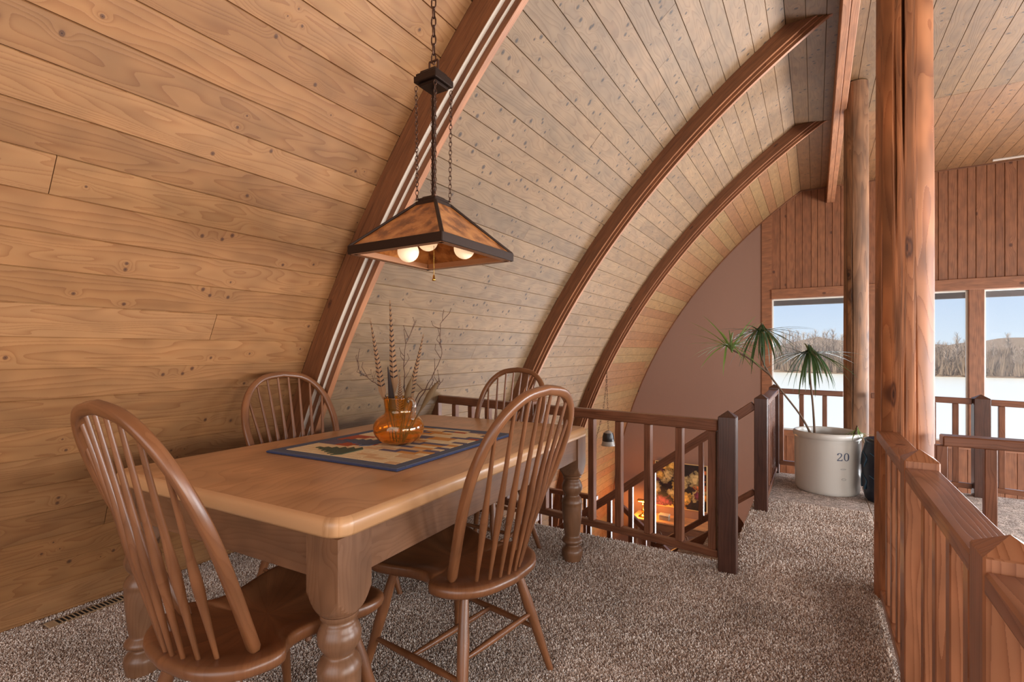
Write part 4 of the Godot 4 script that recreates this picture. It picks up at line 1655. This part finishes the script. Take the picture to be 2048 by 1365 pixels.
	for k in 22:
		s = mb()
		var a0 := TAU * (k % 11) / 11.0
		var yb := 0.10 if k < 11 else 0.28
		var pts := []
		for i in 9:
			var q := i / 8.0
			var an := a0 + 0.30 * sin(q * 4.2) * q
			var r := 0.172 - 0.25 * (absf(yb + q * 0.13 - 0.24) * absf(yb + q * 0.13 - 0.24)) + 0.002
			pts.append(Vector3(sin(an) * r, yb + q * 0.15 - 0.03 * q * q, cos(an) * r))
		tube(s, pts, [0.007, 0.007, 0.006, 0.006, 0.005, 0.004, 0.003], 6)
		obj("swirl", s, mat(Color(0.16, 0.30, 0.38), 0.35), jar)


# a strap leaf along +z that droops, with a folded midrib
func leaf_mesh(l: float, w: float, droop: float) -> ArrayMesh:
	var s := mb()
	s.set_smooth_group(1)
	var n := 7
	var prev := []
	for k in n + 1:
		var t := float(k) / n
		var p := Vector3(0, -droop * t * t * l * 1.4, l * (t - 0.25 * droop * t * t))
		var hw := w * (0.55 + 0.9 * t - 1.43 * t * t) + 0.0006
		var row := [p + Vector3(-hw, hw * 0.35, 0), p, p + Vector3(hw, hw * 0.35, 0)]
		if k:
			for i in 2:
				quad(s, prev[i], row[i], row[i + 1], prev[i + 1], Vector2(0, t), Vector2(0, t), Vector2(1, t), Vector2(1, t))
		prev = row
	s.generate_normals()
	return s.commit()


# ---------- below: the hung lamp, the picture, the console ----------
func build_lower_things() -> void:
	var hook := Vector3(-2.40, 0.95, -6.42)
	var t := thing("bell_lamp", "small pottery bell lamp hanging on a chain from the farthest rib", "lamp", hook)
	var s := mb()
	chain(s, Vector3(0, 0.0, 0), Vector3(0.03, -0.80, 0.02), 0.030, 0.008, 0.0022)
	obj("chain", s, M.chain, t)
	s = mb()
	var prev := Vector3(0, 0, 0)
	for k in 10:
		var q := (k + 1) / 10.0
		var p := Vector3(-0.22 * q * q, -1.15 * q, 0.03 * q)
		chain(s, prev, p, 0.030, 0.008, 0.0022)
		prev = p
	obj("swag_chain", s, M.chain, t)
	var b := Vector3(0.03, -1.0, 0.02)
	s = mb()
	var pr := []
	for p in [[0.012, 0.20], [0.03, 0.195], [0.06, 0.17], [0.073, 0.12], [0.078, 0.06], [0.09, 0.015], [0.094, 0.0], [0.088, 0.0], [0.072, 0.06], [0.066, 0.12], [0.05, 0.165], [0.0, 0.185]]:
		pr.append(Vector2(p[0], p[1]))
	lathe(s, pr, b, 28, false)
	obj("shade", s, mat(Color(0.60, 0.56, 0.52), 0.35), t)
	s = mb()
	lathe(s, [Vector2(0.0625, 0.17), Vector2(0.0765, 0.12), Vector2(0.081, 0.065), Vector2(0.079, 0.06), Vector2(0.06, 0.168)], b, 28, false)
	obj("glaze_band", s, mat(Color(0.16, 0.14, 0.14), 0.3), t, "dark glazed band")
	var glow := mat(Color(1, 0.9, 0.75), 0.5)
	glow.emission_enabled = true
	glow.emission = Color(1.0, 0.72, 0.38)
	glow.emission_energy_multiplier = 2.0
	s = mb()
	lathe(s, [Vector2(0, -0.015), Vector2(0.02, -0.005), Vector2(0.028, 0.02), Vector2(0.018, 0.05), Vector2(0.0, 0.06)], b, 16, false)
	obj("bulb", s, glow, t)
	omni("bell_light", hook + b + Vector3(0, 0.02, 0), Color(1.0, 0.62, 0.30), 0.75, 0.02)
	# the picture on the end wall
	t = thing("framed_painting", "dark painting of pale yellow blossoms in a thin frame, low on the end wall", "painting", Vector3(-2.05, -1.19, ZF))
	s = mb()
	box(s, Vector3(0, 0, 0.018), Vector3(0.885, 0.80, 0.018), 0.001)
	obj("backing", s, M.black, t)
	s = mb()
	quad(s, Vector3(-0.435, -0.393, 0.0285), Vector3(0.435, -0.393, 0.0285), Vector3(0.435, 0.393, 0.0285), Vector3(-0.435, 0.393, 0.0285), Vector2(0, 1), Vector2(1, 1), Vector2(1, 0), Vector2(0, 0))
	var pm := mat(Color.WHITE, 0.6)
	pm.albedo_texture = blossoms()
	obj("canvas", s, pm, t)
	s = mb()
	for q in [[Vector3(0, 0.4, 0.02), Vector3(0.90, 0.012, 0.035)], [Vector3(0, -0.4, 0.02), Vector3(0.90, 0.012, 0.035)], [Vector3(0.445, 0, 0.02), Vector3(0.012, 0.788, 0.035)], [Vector3(-0.445, 0, 0.02), Vector3(0.012, 0.788, 0.035)]]:
		box(s, q[0], q[1], 0.002)
	obj("frame", s, mat(Color(0.78, 0.66, 0.46), 0.5), t)
	# console
	t = thing("console_table", "wooden console table with scrolled brackets under the framed painting", "table", Vector3(-2.12, YLOW, -8.92))
	s = mb()
	box(s, Vector3(0, 0.90, 0), Vector3(1.36, 0.035, 0.46), 0.008)
	obj("top", s, M.table, t)
	s = mb()
	box(s, Vector3(0, 0.815, 0.0), Vector3(1.24, 0.13, 0.38), 0.004)
	obj("apron", s, M.leg, t)
	for sx in [-1, 1]:
		for sz in [-1, 1]:
			s = mb()
			tube(s, [Vector3(sx * 0.57, 0.75, sz * 0.16), Vector3(sx * 0.60, 0.5, sz * 0.18), Vector3(sx * 0.55, 0.2, sz * 0.16), Vector3(sx * 0.59, 0, sz * 0.18)], [0.035, 0.03, 0.022, 0.025], 12)
			obj("leg", s, M.leg, t)
	for k in 2:
		s = mb()
		var pts := []
		for i in 22:
			var an := i * 0.42
			var r := 0.07 - 0.0028 * i
			pts.append(Vector3((k * 2 - 1) * 0.22 + cos(an) * r, 0.69 + sin(an) * r, 0.2))
		tube(s, pts, [0.014], 8)
		obj("scroll", s, M.leg, t)
	# desk lamp
	var at := Vector3(-2.62, YLOW + 0.9175, -8.82)
	t = thing("desk_lamp", "brass desk lamp with a small shade, lit at the left end of the console", "lamp", at)
	s = mb()
	pr = []
	for p in [[0.0, 0.0], [0.075, 0.0], [0.078, 0.012], [0.05, 0.03], [0.022, 0.045], [0.015, 0.08], [0.028, 0.10], [0.028, 0.12], [0.013, 0.14], [0.011, 0.20], [0.018, 0.215], [0.009, 0.225], [0.009, 0.27], [0.0, 0.272]]:
		pr.append(Vector2(p[0], p[1]))
	lathe(s, pr, Vector3.ZERO, 24)
	obj("stand", s, M.brass, t)
	s = mb()
	bar(s, Vector3(-0.10, 0.285, 0.0), Vector3(0.09, 0.285, 0.0), 0.07, 0.035, 0.012)
	obj("shade", s, M.brass, t)
	s = mb()
	bar(s, Vector3(-0.085, 0.262, 0.0), Vector3(0.075, 0.262, 0.0), 0.024, 0.010, 0.003)
	var tubeglow := glow.duplicate()
	tubeglow.emission_energy_multiplier = 3.0
	obj("tube", s, tubeglow, t)
	omni("desk_light", at + Vector3(0.0, 0.24, 0.06), Color(1.0, 0.66, 0.32), 0.8, 0.03)
	t = thing("small_box", "small pale box on the console, right of the brass desk lamp", "box", Vector3(-2.25, YLOW + 0.9175, -8.85))
	s = mb()
	box(s, Vector3(0, 0.035, 0), Vector3(0.17, 0.07, 0.11), 0.005)
	obj("base", s, mat(Color(0.55, 0.50, 0.42), 0.5), t)
	s = mb()
	box(s, Vector3(0, 0.085, 0), Vector3(0.18, 0.03, 0.12), 0.008)
	obj("lid", s, mat(Color(0.70, 0.66, 0.58), 0.5), t)


func blossoms() -> ImageTexture:
	var w := 256
	var h := 230
	var im := Image.create(w, h, false, Image.FORMAT_RGB8)
	var r := RandomNumberGenerator.new()
	r.seed = 12
	var petals := []
	for k in 34:
		petals.append([r.randf(), r.randf(), r.randf_range(0.09, 0.19), r.randf_range(0, PI), r.randf_range(1.2, 2.2), [Color(0.86, 0.70, 0.36), Color(0.90, 0.62, 0.30), Color(0.80, 0.72, 0.50), Color(0.50, 0.22, 0.30), Color(0.85, 0.48, 0.26)][r.randi() % 5]])
	var f := FastNoiseLite.new()
	f.seed = 4
	f.frequency = 0.02
	for y in h:
		for x in w:
			var u := float(x) / w
			var v := float(y) / h
			var c := Color(0.06, 0.07, 0.08).lerp(Color(0.20, 0.10, 0.16), clampf(f.get_noise_2d(x, y) + 0.35, 0, 1))
			for p in petals:
				var d: Vector2 = Vector2(u - p[0], v - p[1]).rotated(p[3])
				var q: float = Vector2(d.x * p[4], d.y).length() / p[2] + 0.5 * f.get_noise_2d(x * 2.5 + p[0] * 300, y * 2.5)
				if q < 1.0:
					c = p[5].lerp(p[5].darkened(0.5), clampf(q * q + f.get_noise_2d(x * 3.0, y * 3.0) * 0.5, 0, 1))
			im.set_pixel(x, y, c)
	return ImageTexture.create_from_image(im)


func build_register() -> void:
	var t := thing("floor_register", "long tan metal floor register in the carpet beside the plank wall", "vent", Vector3(-2.905, 0.0, -1.05), deg_to_rad(3))
	var s := mb()
	box(s, Vector3(0, 0.004, 0), Vector3(0.072, 0.008, 0.46), 0.003)
	obj("plate", s, M.almond, t)
	s = mb()
	box(s, Vector3(0, 0.0082, 0), Vector3(0.046, 0.002, 0.40), 0.0)
	obj("opening", s, M.black, t)
	for k in 25:
		s = mb()
		box(s, Vector3(0, 0.0092, -0.198 + 0.0165 * k), Vector3(0.047, 0.0022, 0.0055), 0.0006)
		obj("louvre", s, M.almond, t)


# ---------- the lake and the far shore ----------
func build_outside() -> void:
	var lake_y := -7.6
	var water := mat(Color(1.0, 0.98, 0.90), 0.30, 0.4)
	var wn := NoiseTexture2D.new()
	wn.width = 512
	wn.height = 512
	wn.seamless = true
	var f := FastNoiseLite.new()
	f.frequency = 0.02
	wn.noise = f
	water.heightmap_enabled = true
	water.heightmap_texture = wn
	water.heightmap_scale = 1.5
	water.uv1_scale = Vector3(0.10, 0.10, 1)
	var s := mb()
	quad(s, Vector3(-400, lake_y, -14), Vector3(500, lake_y, -14), Vector3(500, lake_y, -420), Vector3(-400, lake_y, -420), Vector2(-400, 14), Vector2(500, 14), Vector2(500, 420), Vector2(-400, 420))
	var o := obj("lake", s, water)
	tag(o, "calm pale green lake seen through the windows", "lake")
	o.set_meta("kind", "stuff")
	# far bank, rising from the water
	var bank := mat(Color(0.47, 0.39, 0.31), 0.95)
	s = mb()
	s.set_smooth_group(1)
	var nx := 90
	var nz := 6
	var rr := FastNoiseLite.new()
	rr.frequency = 0.02
	var grid := []
	for i in nx + 1:
		var col := []
		for j in nz + 1:
			var x := -260.0 + 560.0 * i / nx
			var z := -226.0 - 22.0 * j + 8.0 * sin(x * 0.03)
			var y := lake_y - 0.3 + (0.0 if j == 0 else 1.2 + 2.0 * j + 1.6 * rr.get_noise_2d(x, z) * j)
			col.append(Vector3(x, y, z))
		grid.append(col)
	for i in nx:
		for j in nz:
			quad(s, grid[i][j], grid[i + 1][j], grid[i + 1][j + 1], grid[i][j + 1], Vector2(i, j), Vector2(i + 1, j), Vector2(i + 1, j + 1), Vector2(i, j + 1))
	o = obj("far_bank", s, bank)
	tag(o, "brown wooded bank along the far side of the lake", "shore")
	# brush along it, nobody could count it
	var twig := mb()
	for k in 26:
		var a := rng.randf() * TAU
		var d := Vector3(cos(a), 0, sin(a))
		var p := d * rng.randf_range(0, 1.2)
		var q := p + d * rng.randf_range(0.3, 1.4) + Vector3(0, rng.randf_range(1.6, 3.8), 0)
		var w := d.cross(Vector3.UP) * 0.16
		tri(twig, p - w, p + w, q, Vector2.ZERO, Vector2.RIGHT, Vector2.ONE)
	twig.generate_normals()
	var mm := MultiMesh.new()
	mm.transform_format = MultiMesh.TRANSFORM_3D
	mm.mesh = twig.commit()
	mm.instance_count = 3600
	for k in 3600:
		var x := rng.randf_range(-150, 290)
		var j := rng.randf_range(0.15, 2.6)
		var z := -226.0 - 22.0 * j + 8.0 * sin(x * 0.03)
		var y := lake_y + 0.6 + 2.0 * j + 1.6 * rr.get_noise_2d(x, z) * j - 0.4
		mm.set_instance_transform(k, Transform3D(Basis(Vector3.UP, rng.randf() * TAU).scaled(Vector3.ONE * rng.randf_range(0.8, 2.1)), Vector3(x, y, z)))
	var mi := MultiMeshInstance3D.new()
	mi.multimesh = mm
	mi.material_override = mat(Color(0.53, 0.45, 0.38), 1.0)
	put(mi, "brush", self)
	tag(mi, "leafless brush covering the far bank of the lake", "brush")
	mi.set_meta("kind", "stuff")
	# bare trees
	var protos := []
	for k in 3:
		var tr := mb()
		var h := 11.0 + k
		tube(tr, [Vector3.ZERO, Vector3(0.2, h * 0.5, 0), Vector3(-0.1, h * 0.95, 0)], [0.28, 0.2, 0.06], 5)
		var br := mb()
		for q in 60:
			var y := h * rng.randf_range(0.3, 0.97)
			var a := rng.randf() * TAU
			var d := Vector3(cos(a), rng.randf_range(0.5, 1.4), sin(a)).normalized()
			var l := (h - y * 0.75) * rng.randf_range(0.25, 0.5)
			var p := Vector3(0, y, 0)
			var e := p + d * l
			var w := d.cross(Vector3.UP).normalized() * 0.07
			tri(br, p - w, p + w, e, Vector2.ZERO, Vector2.RIGHT, Vector2.ONE)
			for z in 3:
				var e2 := p.lerp(e, 0.5 + 0.2 * z) + Vector3(rng.randf_range(-1, 1), rng.randf_range(0.2, 1.4), rng.randf_range(-1, 1)) * l * 0.4
				tri(br, p.lerp(e, 0.45 + 0.2 * z) - w * 0.7, p.lerp(e, 0.45 + 0.2 * z) + w * 0.7, e2, Vector2.ZERO, Vector2.RIGHT, Vector2.ONE)
		tr.generate_normals()
		br.generate_normals()
		protos.append([tr.commit(), br.commit()])
	var bark := mat(Color(0.58, 0.52, 0.47), 1.0)
	var thin := mat(Color(0.68, 0.61, 0.55), 1.0)
	# each spot: where its ray from the camera runs along the shore
	for k in 78:
		var x := 0.0
		if k < 26:
			x = lerpf(-15.0, 14.0, k / 26.0) + rng.randf_range(-0.8, 0.8)
		else:
			x = lerpf(34.0, 118.0, (k - 26) / 52.0) + rng.randf_range(-1.5, 1.5)
		var j := rng.randf_range(0.3, 2.2)
		var z := -226.0 - 22.0 * j + 8.0 * sin(x * 0.03)
		var y := lake_y + 0.4 + 2.0 * j + 1.6 * rr.get_noise_2d(x, z) * j
		var sc := (1.15 if k < 26 else 0.78) * rng.randf_range(0.85, 1.15)
		var t := thing("bare_tree", "tall leafless tree in the grove seen through the left window" if k < 26 else "leafless tree on the far lake shore seen through the right windows", "tree", Vector3(x, y, z), rng.randf() * TAU, "bare trees left window" if k < 26 else "bare trees right windows")
		t.scale = Vector3.ONE * sc
		inst("trunk", protos[k % 3][0], bark, t, Transform3D())
		inst("crown", protos[k % 3][1], thin, t, Transform3D())
